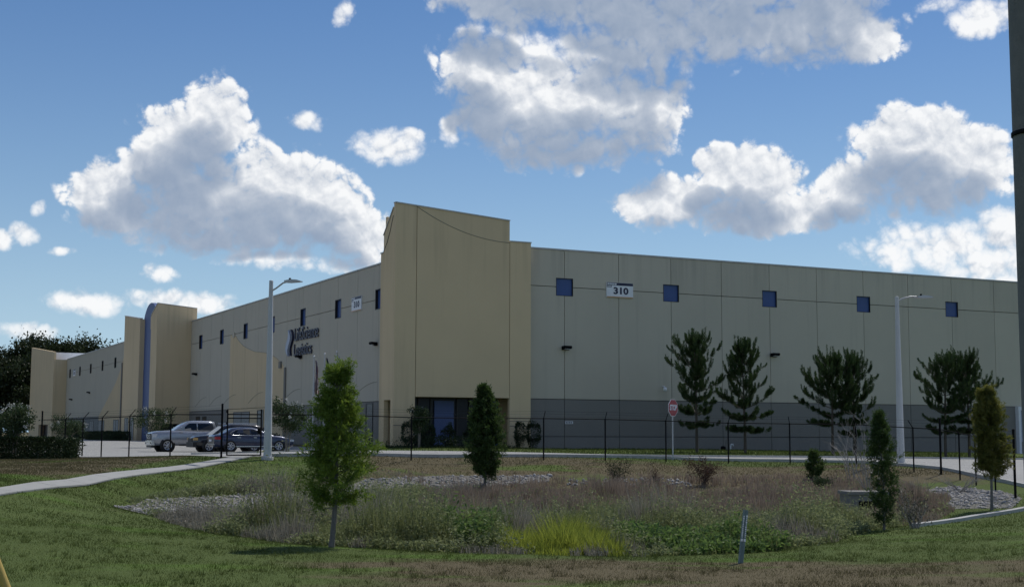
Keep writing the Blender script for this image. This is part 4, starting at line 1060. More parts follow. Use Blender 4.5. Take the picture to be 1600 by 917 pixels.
def cypress(x, y, H, prof, lean, nb, sprays, nleaf, ll, lw, mat, label, seed, clear=.25, up=.45, trunk=.045, name='cypress_tree', skew=0.0):
    rng = np.random.default_rng(seed); z = gz(x, y)
    o = empty(name, (x, y, z)); tag(o, label, 'tree', 'young trees round the pond')
    ax = lambda t: np.stack([lean[0]*t+.03*np.sin(5*t), lean[1]*t+.02*np.sin(4*t+1), t*H], -1)
    tb = MB(); ts = np.linspace(-.04, 1, 12); tb.tube([tuple(p) for p in ax(ts)], [max(.006, trunk*(1-.9*max(t, 0))*(1.35 if t < .03 else 1)) for t in ts], 8)
    parts = []
    t0 = rng.random(nb)**.85*(1-clear)+clear; az = rng.random(nb)*2*np.pi
    R = interp(prof, t0)*(.62+.55*rng.random(nb)**1.4); R *= 1+skew*np.cos(az)
    el = np.where(t0 > .9, 1.0, up)+rng.normal(size=nb)*.22
    base = ax(t0 - .06*(1-clear)*rng.random(nb))
    d = np.stack([np.cos(az), np.sin(az), el], -1); d[:, :2] *= 1; 
    hor = R; tip = base + np.stack([np.cos(az)*hor, np.sin(az)*hor, hor*el], -1)
    for i in range(nb):
        if R[i] > .12 and i % 2 == 0:
            m = (base[i]+tip[i])/2+np.array([0, 0, -.03*R[i]]); tb.tube([base[i], m, tip[i]], [.011, .007, .002], 4, False)
    S = sprays; s = .18+.84*rng.random((nb, S))**.75
    P = base[:, None]+(tip-base)[:, None]*s[..., None]; P = P+rng.normal(size=P.shape)*.035
    D = unit(tip-base)[:, None]+rng.normal(size=P.shape)*.55+np.array([0, 0, .15])
    P = P.reshape(-1, 3); D = unit(D.reshape(-1, 3)); n = len(P)
    tint = np.repeat(rng.random(nb), S)*.6+rng.random(n)*.4
    K = nleaf; f = rng.random((n, K))
    LP = P[:, None]+D[:, None]*(f[..., None]*ll*1.1); LD = D[:, None]*.55+rng.normal(size=(n, K, 3))*.62
    lens = ll*(.6+.6*rng.random(n*K))
    V, F, T = leaves(LP.reshape(-1, 3), LD.reshape(-1, 3), lens, lw*(.7+.6*rng.random(n*K)), rng, np.clip(np.repeat(tint, K)+rng.normal(size=n*K)*.12, 0, 1))
    tb.build('trunk', M['bark_grey'], o)
    np_mesh('crown', V, F, mat, o, T)
    return o
cypress(-3.84, 29.6, 3.72, [(.20,.28),(.27,.62),(.34,.80),(.45,.78),(.58,.66),(.68,.56),(.80,.46),(.92,.32),(1.0,.16)], (.12, 0), 240, 15, 9, .10, .020, L_CYP, 'feathery light green cypress tree standing nearest the camera at the pond edge', 21, clear=.25, up=.35, trunk=.062, skew=.06)
cypress(-1.07, 55.2, 4.02, [(.06,.30),(.15,.62),(.28,.78),(.45,.78),(.60,.66),(.78,.46),(.92,.25),(1.0,.10)], (.0, 0), 420, 15, 8, .10, .030, L_CYPD, 'dense dark green conical tree in front of the corner tower entrance', 22, clear=.10, up=.5, trunk=.06)
cypress(9.8, 36.3, 3.05, [(.03,.20),(.15,.32),(.30,.42),(.42,.34),(.55,.42),(.75,.28),(.90,.15),(1.0,.05)], (-.05, 0), 170, 13, 8, .075, .018, L_CYPD, 'slim sparse dark evergreen rising from the weeds beside the drain box', 23, clear=.04, up=.85, trunk=.035, name='slim_evergreen')
cypress(15.12, 43.4, 3.78, [(.22,.28),(.30,.46),(.45,.52),(.65,.52),(.80,.42),(.92,.26),(1.0,.10)], (-.04, 0), 380, 14, 8, .085, .023, L_CYPY, 'columnar bronze-green cypress tree at the right edge in front of the fence', 24, clear=.26, up=.5, trunk=.05, skew=.12)
cypress(12.7, 57.6, 1.1, [(.05,.2),(.3,.36),(.6,.3),(1.0,.08)], (0, 0), 70, 10, 8, .09, .03, L_CYPD, 'small green sapling on the far bank left of the bare branches', 25, clear=.05, up=.6, trunk=.02, name='green_sapling')

def pine(x, y, H, Rm, clear, label, seed, skew=(0, 0), nwh=8):
    """young slash pine: whorls of limbs whose ends turn up into bottle-brush candles, lower limbs with hanging tufts"""
    rng = np.random.default_rng(seed); z = gz(x, y)
    o = empty('pine_tree', (x, y, z)); tag(o, label, 'tree', 'pines along the side wall')
    lean = rng.normal(size=2)*.15; ax = lambda t: np.array([lean[0]*t*t, lean[1]*t*t, t*H])
    tb = MB(); ts = np.linspace(-.03, .9, 10); tb.tube([tuple(ax(t)) for t in ts], [max(.015, .105*(1-.85*max(t, 0))) for t in ts], 8)
    shoots = []          # quadratic curves: start, middle, end, needle radius
    A = lambda *v: np.array(v, float)
    for k, t in enumerate(np.linspace(clear, .84, nwh)):
        q = (t-clear)/(.84-clear); nl = int(rng.integers(4, 7)); a0 = rng.random()*6.28
        prof = np.interp(q, [0, .18, .45, .75, 1], [.55, .92, 1.0, .66, .34])
        for j in range(nl):
            a = a0+j*6.283/nl+rng.normal()*.3; L = Rm*prof*(.5+.62*rng.random())*(1+skew[0]*math.cos(a)); c, s_ = math.cos(a), math.sin(a); b = ax(t)
            rise = np.interp(q, [0, .25, 1], [-.18, .18, .85])+rng.normal()*.12
            pts = [b+A(c*L*u, s_*L*u, L*(rise*u+.28*u*u)) for u in np.linspace(0, 1, 5)]
            tb.tube([tuple(p) for p in pts], [.034*(1-.75*u)*(1.1-.5*q) for u in np.linspace(0, 1, 5)], 5, False)
            nc = int(4+L*5.0)
            for m_ in range(nc):
                u = 1.0 if m_ == 0 else .14+.84*rng.random(); i = min(3, int(u*4)); p = pts[i]+(pts[i+1]-pts[i])*(u*4-i)
                aa = a+(0 if m_ == 0 else rng.choice([-1, 1])*(.4+.8*rng.random())); l2 = .14+.22*rng.random()
                e2 = p+A(math.cos(aa)*l2, math.sin(aa)*l2, (-.06 if q < .22 else .05)+.08*rng.random())
                upl = (.08+.16*rng.random()) if q < .2 else (.22+.48*rng.random()**1.5)*(.75+.45*q)
                shoots.append((p, e2, e2+A(math.cos(aa)*.06, math.sin(aa)*.06, upl), .95 if q > .2 else 1.15))
                tb.tube([tuple(p), tuple(e2)], [.012, .007], 4, False)
    top = ax(.84)
    for j in range(9):
        a = j*2.4; r = .08+.16*rng.random(); h = H*.16*(.55+.5*rng.random()); shoots.append((top+A(0, 0, -.2), top+A(math.cos(a)*r, math.sin(a)*r, .1), top+A(math.cos(a)*r*1.5, math.sin(a)*r*1.5, h), .9))
    shoots.append((top, top+A(0, 0, H*.08), ax(1.0), .9))
    P, D, LN = [], [], []; n = 165
    for (p, m_, e, rad) in shoots:
        u = rng.random(n)**.8
        pos = ((1-u)**2)[:, None]*p+(2*u*(1-u))[:, None]*m_+(u**2)[:, None]*e; t = unit(2*(1-u)[:, None]*(m_-p)+2*u[:, None]*(e-m_)+1e-6)
        r = rng.normal(size=(n, 3)); r -= (r*t).sum(-1, keepdims=True)*t
        P.append(pos); D.append(t*(.45+.55*u[:, None])+unit(r)*.75); LN.append(.19*rad*(.7+.6*rng.random())*(.75+.4*rng.random(n))*(1.05-.35*u))
    P = np.concatenate(P); D = np.concatenate(D); LN = np.concatenate(LN); m = len(P)
    V, F, T = leaves(P, D, LN, .022, rng, np.repeat(rng.random(len(shoots)), n)*.6+rng.random(m)*.4, bend=.06)
    tb.build('trunk', M['bark'], o); np_mesh('crown', V, F, L_PINE, o, T)
for i, (px, Yd, H, R, cl, lab, sk) in enumerate([
   (1088, 88, 7.9, 1.95, .22, 'tall conical pine nearest the stop sign', 0.05), (1163, 88, 7.4, 1.85, .20, 'open branched pine second from the stop sign', 0.15),
   (1299, 88, 6.5, 1.95, .30, 'broad pine on the left of the middle pair', -.2), (1333, 89, 6.8, 1.35, .20, 'narrow pine on the right of the middle pair', .2),
   (1474, 88, 6.7, 1.75, .24, 'broad pine on the left of the last pair, behind the fence corner', -.1), (1511, 89, 6.9, 1.6, .24, 'pine on the right of the last pair, beside the bronze tree', .2)]):
    x, y = P_on(px, Yd); pine(x, y, H, R, cl, lab, 40+i, (sk, 0), nwh=8)

def bush_tree(name, x, y, H, R, label, cat, grp, seed, mat, stems=4, leaf=.09, nl=2600, flowers=0, zc=.62, flat=.42, stem_m='bark_pale'):
    """multi-stemmed small tree: stems, leaf crown of clumps, blossom heads"""
    rng = np.random.default_rng(seed); z = gz(x, y); o = empty(name, (x, y, z)); tag(o, label, cat, grp)
    tb = MB(); ends = []
    for k in range(stems):
        a = k*6.283/stems+rng.random(); p1 = np.array([math.cos(a)*R*.12, math.sin(a)*R*.12, H*.35])
        tb.tube([(math.cos(a)*.05, math.sin(a)*.05, -.1), tuple(p1), (math.cos(a)*R*.35, math.sin(a)*R*.35, H*.62)], [.035, .026, .014], 6)
        for j in range(4):
            b = a+rng.normal()*.7; e = np.array([math.cos(b)*R*(.45+.5*rng.random()), math.sin(b)*R*(.45+.5*rng.random()), H*(.55+.42*rng.random())])
            tb.tube([tuple(p1), tuple((p1+e)/2+[0, 0, .08]), tuple(e)], [.016, .010, .004], 4, False); ends.append(e)
    tb.build('trunk', M[stem_m], o)
    nc = 46; C_ = rng.normal(size=(nc, 3)); C_ = unit(C_)*(rng.random((nc, 1))**.4)*np.array([R, R, H*flat])*.85+np.array([0, 0, H*zc])
    C_ = np.concatenate([C_, np.array(ends)]); nc = len(C_); per = nl//nc
    P = (C_[:, None]+rng.normal(size=(nc, per, 3))*np.array([.13, .13, .11])*(.6+R*.5)).reshape(-1, 3); n = len(P)
    V, F, T = leaves(P, rng.normal(size=(n, 3))+np.array([0, 0, .3]), leaf*(.7+.6*rng.random(n)), leaf*.5, rng, np.clip(np.repeat(rng.random(nc), per)*.6+rng.random(n)*.4, 0, 1))
    np_mesh('crown', V, F, mat, o, T)
    if flowers:
        k = flowers; d = unit(rng.normal(size=(k, 3))+np.array([0, 0, .7])); Pc = d*np.array([R, R, H*flat])+np.array([0, 0, H*zc])
        P = (Pc[:, None]+rng.normal(size=(k, 24, 3))*np.array([.06, .06, .09])).reshape(-1, 3); n = len(P)
        V, F, T = leaves(P, rng.normal(size=(n, 3)), .07, .05, rng); np_mesh('blossoms', V, F, L_FLOWER, o, T)
    return o
G_M = 'white-flowering myrtles in front of the warehouse'
for i, (px, Yd, H, R, lab) in enumerate([(28, 61, 2.35, .85, 'white-flowering myrtle with pale stems beside the clipped hedge at far left'),
    (112, 100, 2.3, 1.25, 'small white-flowering myrtle behind the left fence'), (243, 104, 3.1, 1.75, 'white-flowering myrtle behind the silver pickup'),
    (452, 75.5, 3.0, 1.15, 'large white-flowering myrtle on the grass island beside the sedan'), (657, 85.4, 2.5, .62, 'slim staked young myrtle at the tower entrance')]):
    x, y = P_on(px, Yd); bush_tree('crepe_myrtle', x, y, H, R, lab, 'tree', G_M, 60+i, L_MYR, 3, .12, 3600, 7 if i < 4 else 3, zc=.66, flat=.34)

def shrub(name, x, y, W_, D_, H, label, cat, grp, seed, n=2200, leaf=.09, mat=None, rz=0, box=False, stems=True):
    rng = np.random.default_rng(seed); z = gz(x, y); o = empty(name, (x, y, z), rz); tag(o, label, cat, grp)
    if box:
        P = rng.random((n, 3))-.5; k = rng.integers(0, 3, n); s = rng.choice([-.5, .5], n); q = rng.random(n) < .6
        P[np.arange(n)[q], k[q]] = s[q]*(1-.12*rng.random(q.sum())); P = P*np.array([W_, D_, H])+np.array([0, 0, H/2+.03]); P += rng.normal(size=P.shape)*.035
        P[:, 2] += .05*np.sin(P[:, 0]*2.1)+.03*np.sin(P[:, 0]*5.7)
    else:
        d = unit(rng.normal(size=(n, 3)))*(.55+.45*rng.random((n, 1))**.5); P = d*np.array([W_/2, D_/2, H/2])+np.array([0, 0, H/2]); 
        P += .10*W_*np.sin(P*7+seed)
    P[:, 2] = np.maximum(P[:, 2], .02)
    V, F, T = leaves(P, rng.normal(size=(n, 3))+np.array([0, 0, .5]), leaf*(.6+.8*rng.random(n)), leaf*.55, rng)
    np_mesh('foliage', V, F, mat or L_HEDGE, o, T)
    if stems:
        tb = MB()
        for k in range(5): a = k*1.256; tb.tube([(0, 0, -.1), (math.cos(a)*W_*.1, math.sin(a)*D_*.1, H*.4), (math.cos(a)*W_*.25, math.sin(a)*D_*.25, H*.8)], [.02, .014, .006], 4, False)
        tb.build('stems', M['bark'], o)
    return o
shrub('clipped_hedge', -23.2, 62.8, 6.4, 1.4, .78, 'clipped dark green box hedge inside the fence at far left', 'hedge', None, 80, 30000, .085, rz=.05, box=True, stems=False)
shrub('low_juniper', -21.9, 60.7, 5.8, 1.0, .42, 'low spreading dark juniper in front of the clipped hedge', 'shrub', None, 81, 9000, .11, rz=.05, stems=False)
shrub('low_juniper', -24.8, 60.2, 2.2, 1.2, .45, 'low juniper cut off by the left edge', 'shrub', None, 97, 2400, .09, stems=False)
for i, (xl, W_, H, lab) in enumerate([(.55, .95, 1.75, 'upright dark shrub at the left pilaster of the tower'), (1.95, .9, 1.5, 'dark shrub just inside the left of the tower entrance'), (3.3, 1.0, 1.55, 'dark shrub before the blue entrance panel'), (4.8, 1.0, 1.5, 'dark shrub behind the conical tree before the entrance'),
    (8.35, .9, 1.85, 'upright dark shrub at the right side of the tower entrance'), (9.35, .95, 1.95, 'rightmost upright dark shrub at the tower foot')]):
    p = bw(xl, -1.4); shrub('upright_shrub', p.x, p.y, W_, W_, H, lab, 'shrub', 'upright shrubs at the tower foot', 82+i, 1900, .10)
p = bw(2.8, -2.6); shrub('ground_juniper', p.x, p.y, 8.2, 1.7, .5, 'low dark ground-cover juniper along the tower foot', 'shrub', None, 90, 7000, .11, rz=TH, stems=False)
for i, (u, off, ln, lab) in enumerate([(36, -2.5, 26, 'dark foundation planting along the front wing behind the sedan'), (84, -4.2, 18, 'dark foundation planting at the middle tower behind the pickup'), (124, 1.2, 46, 'far dark foundation planting along the front wing')]):
    p = bw(off+1.0, u); shrub('foundation_planting', p.x, p.y, ln, 2.2, .95 if i else .8, lab, 'shrub', 'foundation plantings', 92+i, 9000, .16, rz=TH+math.pi/2, box=True, stems=False)

def oak(px, Yd, ztop, R, label, seed):
    rng = np.random.default_rng(seed); x, y = P_on(px, Yd); z = 0; H = ztop
    o = empty('oak_tree', (x, y, z)); tag(o, label, 'tree', 'dark trees behind the warehouse')
    tb = MB(); tb.tube([(0, 0, -.5), (.2, 0, H*.3), (0, .2, H*.62)], [.6, .45, .22], 8)
    nc = 70; C_ = unit(rng.normal(size=(nc, 3)))*(rng.random((nc, 1))**.45)*np.array([R, R, H*.42])+np.array([0, 0, H*.55])
    for c in C_[::4]: tb.tube([(0, 0, H*.35), tuple((c+[0, 0, H*.35])/2), tuple(c)], [.22, .12, .04], 5, False)
    tb.build('trunk', M['bark'], o); per = 280
    P = (C_[:, None]+rng.normal(size=(nc, per, 3))*np.array([.16*R, .16*R, .09*H*.6])).reshape(-1, 3); n = len(P); P = P[P[:, 2] > .5]; n = len(P)
    V, F, T = leaves(P, rng.normal(size=(n, 3)), .6*(.6+.7*rng.random(n)), .42, rng); np_mesh('crown', V, F, L_OAK, o, T)
for i, (px, Yd, zt, R, lab) in enumerate([(-40, 288, 19.5, 9, 'dark oak at the extreme left edge'), (4, 286, 18.6, 8.5, 'low dark oak left of the far tower'), (58, 290, 21.0, 9, 'tallest dark oak rising behind the far tower'), (30, 280, 16, 7, 'dark oak filling the gap before the far tower'), (90, 292, 20.2, 6.5, 'dark oak above the white parapet'), (120, 296, 22.6, 6.5, 'dark oak crown over the far wing roof'), (154, 300, 23.4, 6.5, 'loose dark oak crown nearest the middle tower'), (-90, 285, 20, 10, 'dark oak outside the left edge')]):
    if px > -60: oak(px, Yd, zt, R, lab, 110+i)

# ------------------------------------------------------------------ lawn, weeds, rocks
def vnoise(x, y, s, seed):
    r = np.random.default_rng(seed); g = r.random((64, 64)); u = x/s+100; v = y/s+100; i = np.floor(u).astype(int); j = np.floor(v).astype(int); fu, fv = u-i, v-j
    fu = fu*fu*(3-2*fu); fv = fv*fv*(3-2*fv); G = lambda a, b: g[a % 64, b % 64]
    return (G(i, j)*(1-fu)+G(i+1, j)*fu)*(1-fv)+(G(i, j+1)*(1-fu)+G(i+1, j+1)*fu)*fv

def lawn_blade_mat():
    m, nt, out = new_mat('lawn_blades'); c = lawn_colour(nt)
    a = nt.nodes.new('ShaderNodeAttribute'); a.attribute_name = 'tint'
    c = nmix(nt, nmath(nt, 'MULTIPLY', a.outputs['Fac'], .55), c, nmix(nt, .55, c, (.16, .17, .06)))
    d = nt.nodes.new('ShaderNodeBsdfDiffuse'); t = nt.nodes.new('ShaderNodeBsdfTranslucent'); nt.links.new(c, d.inputs[0]); nt.links.new(c, t.inputs[0])
    mx = nt.nodes.new('ShaderNodeMixShader'); mx.inputs[0].default_value = .35; nt.links.new(d.outputs[0], mx.inputs[1]); nt.links.new(t.outputs[0], mx.inputs[2])
    nt.links.new(mx.outputs[0], out.inputs[0]); return m
PATH_NP = np.array(_pl+_pr[::-1]); ISL_NP = np.array(ISLAND)
def scatter(n, x0, x1, y0, y1, rng, power=1.0):
    y = y0+(y1-y0)*rng.random(n)**power; x = x0+(x1-x0)*rng.random(n); return x, y
def lawn():
    rng = np.random.default_rng(5); parts = []
    for (n, x0, x1, y0, y1, h, w) in ((230000, -13, 13, 18.5, 33, .045, .012), (110000, -18, 18, 33, 47, .05, .022), (70000, -26, -8, 40, 62, .055, .034), (26000, -6, 19, 56, 64, .07, .034), (26000, -9, 34, 76, 104, .12, .06), (7000, -18, -8, 71, 81, .10, .05)):
        x, y = scatter(n, x0, x1, y0, y1, rng)
        k = (np.abs(x) < y*.39+1.5) & ~inside(POND, x, y) & ~inside(PATH_NP, x, y) & (~inside(PAVE_NP, x, y) | inside(ISL_NP, x, y)); 
        b = (x-CX)*UR.x+(y-CY)*UR.y, (x-CX)*UL.x+(y-CY)*UL.y; k &= ~((b[0] > -.1) & (b[1] > -.1)); x, y = x[k], y[k]
        cl = .6+.3*vnoise(x, y, .7, 3)+.35*vnoise(x, y, .22, 8)
        P = np.stack([x, y, tz(x, y)-.015], 1); parts.append(blades(P, h*cl*(.6+.8*rng.random(len(x))), w, .45, rng))
    n = 700; x, y = scatter(n, -11, 11, 20, 34, rng); k = ~inside(POND, x, y) & ~inside(PATH_NP, x, y); x, y = x[k], y[k]; x = np.repeat(x, 16)+rng.normal(size=len(x)*16)*.05; y = np.repeat(y, 16)+rng.normal(size=len(y)*16)*.05
    parts.append(blades(np.stack([x, y, tz(x, y)-.015], 1), .07+.07*rng.random(len(x)), .013, .6, rng))      # coarser tufts
    V, F, T = join_vft(parts); o = np_mesh('lawn_grass', V, F, lawn_blade_mat(), None, T)
    tag(o, 'short mown grass of the lawns round the pond', 'grass', kind='stuff')
lawn()

def weeds():
    rng = np.random.default_rng(9)
    n = 105000; x, y = scatter(n, -12, 16, 28, 60, rng, 1.0); k = inside(POND, x, y) & (np.abs(x) < y*.39+2); x, y = x[k], y[k]
    z = tz(x, y); nz = vnoise(x, y, 2.2, 1); nz2 = vnoise(x, y, .8, 2)
    rock = rock_mask(x, y)
    front = np.clip((y-(28.2+.10*x**2*.35))/9, 0, 1)
    # kinds by place
    brown_w = .93*np.clip((y-40.5-8*(nz-.5)+.25*np.clip(x, 0, 9))/4, 0, 1)*np.clip((x+4.5+3*(nz2-.5))/3, 0, 1)
    nz3 = vnoise(x, y, .45, 12); yel = (((x-1.2)/1.35)**2+((y-30.2)/1.8)**2 < 1.0+.7*(nz2-.5)+.9*(nz3-.5)) 
    lush = (((x-4.1)/2.0)**2+((y-31.2)/2.0)**2 < 1.0+.6*(nz2-.5)) | (((x+.8)/1.0)**2+((y-32.5)/3)**2 < .8+.5*(nz2-.5))
    u = rng.random(len(x)); keep = ~((x > 9.6) & (x < 12.3) & (y > 41.2) & (y < 45.4) & (u < .93)) & (~rock | (u < .05)) & ((y < 52.5+1.5*nz) | (u < .25))
    is_y = yel & keep; is_l = lush & ~yel & keep; is_b = (~yel & ~lush & keep) & (u < brown_w); is_g = keep & ~is_y & ~is_l & ~is_b & (nz*.7+nz2*.3 > .38); is_d = keep & ~is_y & ~is_l & ~is_b & ~is_g
    edge = np.interp(y, [40, 46, 54], [1, .82, .55])*np.clip((inside_dist(x, y))/1.1, .35, 1)*(.45+1.1*vnoise(x, y, .55, 14)*vnoise(x, y, 1.9, 15)*2)
    def P(k): return np.stack([x[k], y[k], z[k]-.02], 1)
    def rep(p, m, j): q = np.repeat(p, m, 0); q[:, :2] += rng.normal(size=(len(q), 2))*j; return q
    # dry purple-brown grass
    def straw(k, m, h, w, lean, name, lab, mat):
        q = rep(P(k), m, .05); e = np.repeat(edge[k], m); hh = np.repeat(vnoise(x[k], y[k], 1.1, 4)*.7+.55, m)
        V, F, T = blades(q, h*e*hh*(.5+.7*rng.random(len(q))), w, lean, rng); o = np_mesh(name, V, F, mat, None, T); tag(o, lab, 'weeds', kind='stuff')
    straw(is_b, 4, .70, .034, .22, 'dry_brown_grass', 'tall dry purple-brown grass filling the back of the pond', leaf_mat('dry_brown_grass', (.135, .105, .082), (.33, .265, .205), .4))
    straw(is_y, 10, .60, .026, .6, 'yellow_green_grass', 'bright yellow-green grass clump at the front of the pond', leaf_mat('yellow_green_grass', (.14, .19, .03), (.37, .41, .065), .5))
    straw(is_d, 5, .70, .026, .35, 'grey_dry_weeds', 'grey dry weeds between the green plants', leaf_mat('grey_dry_weed', (.15, .142, .115), (.34, .32, .26), .4))
    straw(is_g | is_l, 2, .80, .024, .3, 'green_grass_stalks', 'thin green stalks standing among the pond weeds', leaf_mat('green_stalk', (.095, .125, .045), (.23, .25, .10), .45))
    def leafy(k, m, h, ll, lw, name, lab, mat, j=.07):
        p = P(k); e = edge[k]*(.45+.8*vnoise(x[k], y[k], 1.4, 5)); q = rep(p, m, j); hh = np.repeat(e*h*(.5+.7*rng.random(len(p))), m)*rng.random(len(q))**.7
        q[:, 2] += hh+.02; V, F, T = leaves(q, rng.normal(size=(len(q), 3))*np.array([1, 1, .6])+np.array([0, 0, .35]), ll*(.6+.7*rng.random(len(q))), lw, rng); o = np_mesh(name, V, F, mat, None, T); tag(o, lab, 'weeds', kind='stuff')
    leafy(is_g, 8, .85, .09, .036, 'green_weeds', 'grey-green leafy weeds covering the front of the pond', leaf_mat('grey_green_weed', (.10, .135, .055), (.28, .31, .15), .5))
    leafy(is_l, 9, .72, .13, .056, 'lush_weeds', 'lush dark green weeds beside the yellow-green clump', leaf_mat('lush_weed', (.052, .115, .03), (.16, .235, .065), .5))
    sp = is_d & (rng.random(len(x)) < .6)
    leafy(sp, 4, .62, .075, .032, 'dry_seed_heads', 'pale dry seed heads scattered over the pond weeds', leaf_mat('dry_seed_head', (.10, .09, .07), (.24, .22, .17), .2))

def inside_dist(x, y):
    d = np.full(len(x), 9.0); n = len(POND)
    for i in range(n):
        a = POND[i]; b = POND[(i+1) % n]; ab = b-a; t = np.clip(((x-a[0])*ab[0]+(y-a[1])*ab[1])/(ab@ab), 0, 1)
        d = np.minimum(d, np.hypot(x-a[0]-ab[0]*t, y-a[1]-ab[1]*t))
    return d
ROCKL = np.array([(-11.7,40.6),(-11.5,43.6),(-10.0,46.0),(-8.5,48.6),(-7.4,51.2),(-5.8,55.2),(-2.7,56.7),(1.7,57.5),(1.5,56.3),(-2.0,54.9),(-4.6,51.5),(-6.2,47.5),(-7.4,43.5),(-9.0,39.6)], float)
ROCKR = np.array([(13.8,44.4),(15.2,47.5),(14.6,51.4),(16.8,52.2),(17.3,48.5),(16.9,45.6),(15.8,43.6)], float)
ROCKF = np.array([(2.2,55.4),(2.4,57.0),(7.2,57.6),(7.4,56.0)], float)
def rock_mask(x, y): return inside(ROCKL, x, y) | inside(ROCKR, x, y) | inside(ROCKF, x, y)
def rocks(poly, n, smin, smax, name, label, seed, mat):
    rng = np.random.default_rng(seed); x0, y0 = poly.min(0); x1, y1 = poly.max(0); x, y = scatter(n, x0, x1, y0, y1, rng); k = inside(poly, x, y) & (vnoise(x, y, 1.6, seed)+.35*rng.random(len(x)) > .22); x, y = x[k], y[k]
    bm = bmesh.new(); bmesh.ops.create_icosphere(bm, subdivisions=1, radius=1); bv = np.array([v.co for v in bm.verts]); bf = np.array([[v.index for v in f.verts] for f in bm.faces]); bm.free()
    m = len(x); s = smin+(smax-smin)*rng.random(m)**2; V = bv[None]*(1+.28*rng.normal(size=(m, len(bv), 1)).clip(-1.2, 1.2)); V = V*(np.array([1, .8, .6])*(1+.25*rng.normal(size=(m, 1, 3))))*s[:, None, None]
    a = rng.random(m)*6.28; c, q = np.cos(a)[:, None], np.sin(a)[:, None]; X = V[..., 0]*c-V[..., 1]*q; Y = V[..., 0]*q+V[..., 1]*c; V = np.stack([X, Y, V[..., 2]], -1)+np.stack([x, y, tz(x, y)+s*.22], 1)[:, None]
    F = (bf[None]+np.arange(m)[:, None, None]*len(bv)).reshape(-1, 3); o = np_mesh(name, V.reshape(-1, 3), F, mat, None, np.repeat(rng.random(m), len(bv))); tag(o, label, 'rocks', kind='stuff')
def rock_mat():
    m, nt, out = new_mat('riprap_stone'); a = nt.nodes.new('ShaderNodeAttribute'); a.attribute_name = 'tint'
    c = nmix(nt, a.outputs['Fac'], (.22, .215, .215), (.47, .46, .45)); c = nmix(nt, nmath(nt, 'MULTIPLY', nnoise(nt, 12, 3), .6), c, (.22, .21, .20)); principled(nt, out, c, .9, 0, nbump(nt, nnoise(nt, 30, 3), .4, .02), .2); return m
RM = rock_mat()
def gravel_mat():
    m, nt, out = new_mat('gravel_bed'); v = nt.nodes.new('ShaderNodeTexVoronoi'); v.inputs['Scale'].default_value = 9
    nt.links.new(nt.nodes.new('ShaderNodeNewGeometry').outputs['Position'], v.inputs['Vector'])
    c = nmix(nt, nnoise(nt, 9, 4, .7), (.22, .215, .21), (.42, .41, .40)); c = nmix(nt, nramp(nt, v.outputs['Distance'], .05, .35), c, (.17, .165, .15))
    principled(nt, out, c, .95, 0, nbump(nt, v.outputs['Distance'], .8, .05), .15); return m
GM = gravel_mat()
for poly, lab in ((ROCKL, 'pale gravel bed under the riprap on the left and far bank'), (ROCKR, 'pale gravel bed at the right end of the pond')):
    tag(sheet('gravel_bed', [tuple(p) for p in poly], .012, GM, step=.7), lab, kind='structure')
rocks(ROCKL, 15000, .03, .10, 'riprap_rocks', 'pale grey riprap rocks lining the left and far bank of the pond', 31, RM)
rocks(ROCKR, 1500, .03, .09, 'riprap_rocks', 'pale grey riprap rocks at the right end of the pond under the fence', 32, RM)
rocks(ROCKF, 500, .03, .10, 'riprap_rocks', 'sparse pale rocks on the far bank below the fence', 33, RM)
weeds()

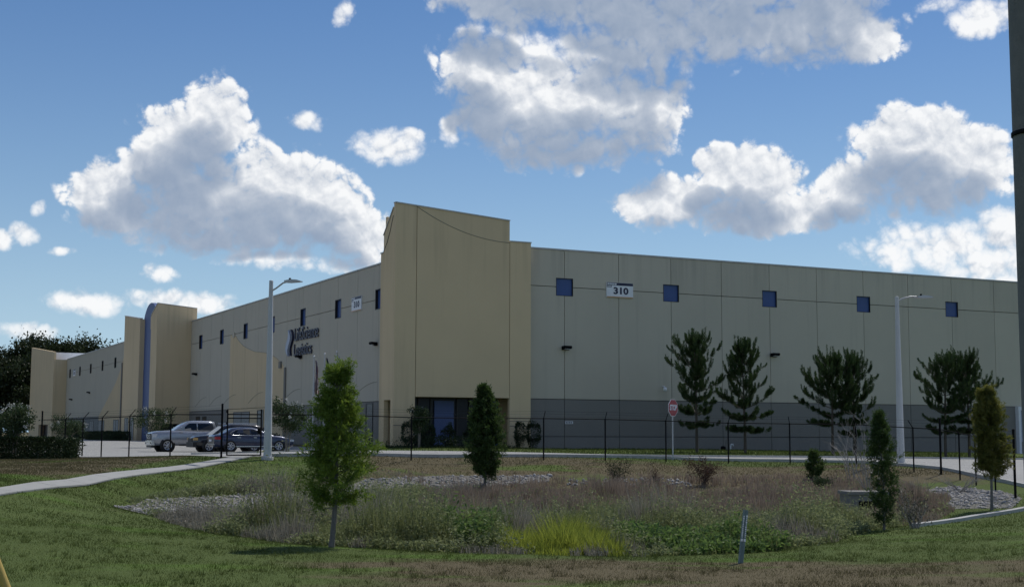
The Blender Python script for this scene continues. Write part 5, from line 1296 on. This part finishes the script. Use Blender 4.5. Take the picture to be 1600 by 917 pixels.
def twig_bush(name, x, y, H, R, label, seed, mat, stems=9, leafn=0, lmat=None, cat='bush'):
    rng = np.random.default_rng(seed); z = gz(x, y); o = empty(name, (x, y, z)); tag(o, label, cat, 'straggly bushes in the pond'); tb = MB()
    P = []
    def grow(p, d, L, r, dep):
        q = p+d*L*.5+rng.normal(size=3)*.05*L; e = p+d*L; tb.tube([tuple(p), tuple(q), tuple(e)], [r, r*.75, r*.5], 4, False); P.append(e); P.append(q)
        if dep:
            for k in range(3):
                dd = d+rng.normal(size=3)*.5; dd[2] = abs(dd[2])*.8+.15; grow(q if k == 0 else e, dd/np.linalg.norm(dd), L*(.45+.3*rng.random()), r*.55, dep-1)
    for k in range(stems):
        a = rng.random()*6.28; d = np.array([math.cos(a)*R/H*.8, math.sin(a)*R/H*.8, 1.0]); grow(np.array([rng.normal()*.08, rng.normal()*.08, -.05]), d/np.linalg.norm(d), H*(.35+.3*rng.random()), .012+.004*H, 2)
    tb.build('branches', mat, o)
    if leafn:
        P = np.array(P); i = rng.integers(0, len(P), leafn); q = P[i]+rng.normal(size=(leafn, 3))*.08; V, F, T = leaves(q, rng.normal(size=(leafn, 3)), .09*(.5+rng.random(leafn)), .03, rng); np_mesh('leaves', V, F, lmat, o, T)
PALE = plain('bleached_twig', (.30, .28, .25), .9); DARKT = plain('dark_twig', (.07, .05, .042), .9)
RUSSET = leaf_mat('russet_leaf', (.055, .030, .022), (.120, .070, .048), .25)
twig_bush('bare_bush', 13.9, 56.0, 2.4, .9, 'bare pale branching bush on the far bank left of the slim evergreen', 51, PALE, 7)
twig_bush('bare_bush', 12.15, 47.0, 3.2, 1.0, 'tall bare pale twigs rising just behind the slim evergreen', 52, PALE, 7)
twig_bush('bare_bush', 16.2, 49.6, 1.0, 1.6, 'tangle of fallen bleached branches by the right fence', 53, PALE, 12)
twig_bush('bare_bush', 14.6, 48.6, .9, 1.2, 'tangle of bleached twigs left of the bronze tree', 54, PALE, 10)
twig_bush('russet_bush', 7.9, 56.3, 1.25, .8, 'russet-brown bush on the far bank right of the stop sign', 55, DARKT, 10, 1500, RUSSET)
twig_bush('dark_bush', 4.3, 55.8, 1.0, .55, 'dark ragged bush on the far bank left of the stop sign', 56, DARKT, 8, 700, L_HEDGE)
twig_bush('dark_bush', 5.9, 56.2, .8, .35, 'small dark dead bush below the stop sign', 57, DARKT, 6, 250, RUSSET)
twig_bush('green_bush', 12.6, 55.0, .5, .8, 'low green bush below the sapling on the far bank', 58, DARKT, 8, 1600, L_MYR)
twig_bush('bare_bush', -5.0, 36.5, 1.2, .5, 'thin bare shoots left of the feathery tree trunk', 59, DARKT, 5)
twig_bush('grey_bush', 10.7, 36.6, .95, .6, 'grey leafless brush just right of the slim evergreen', 60, PALE, 12, 500, leaf_mat('grey_brush_leaf', (.05, .05, .035), (.12, .12, .09), .2))
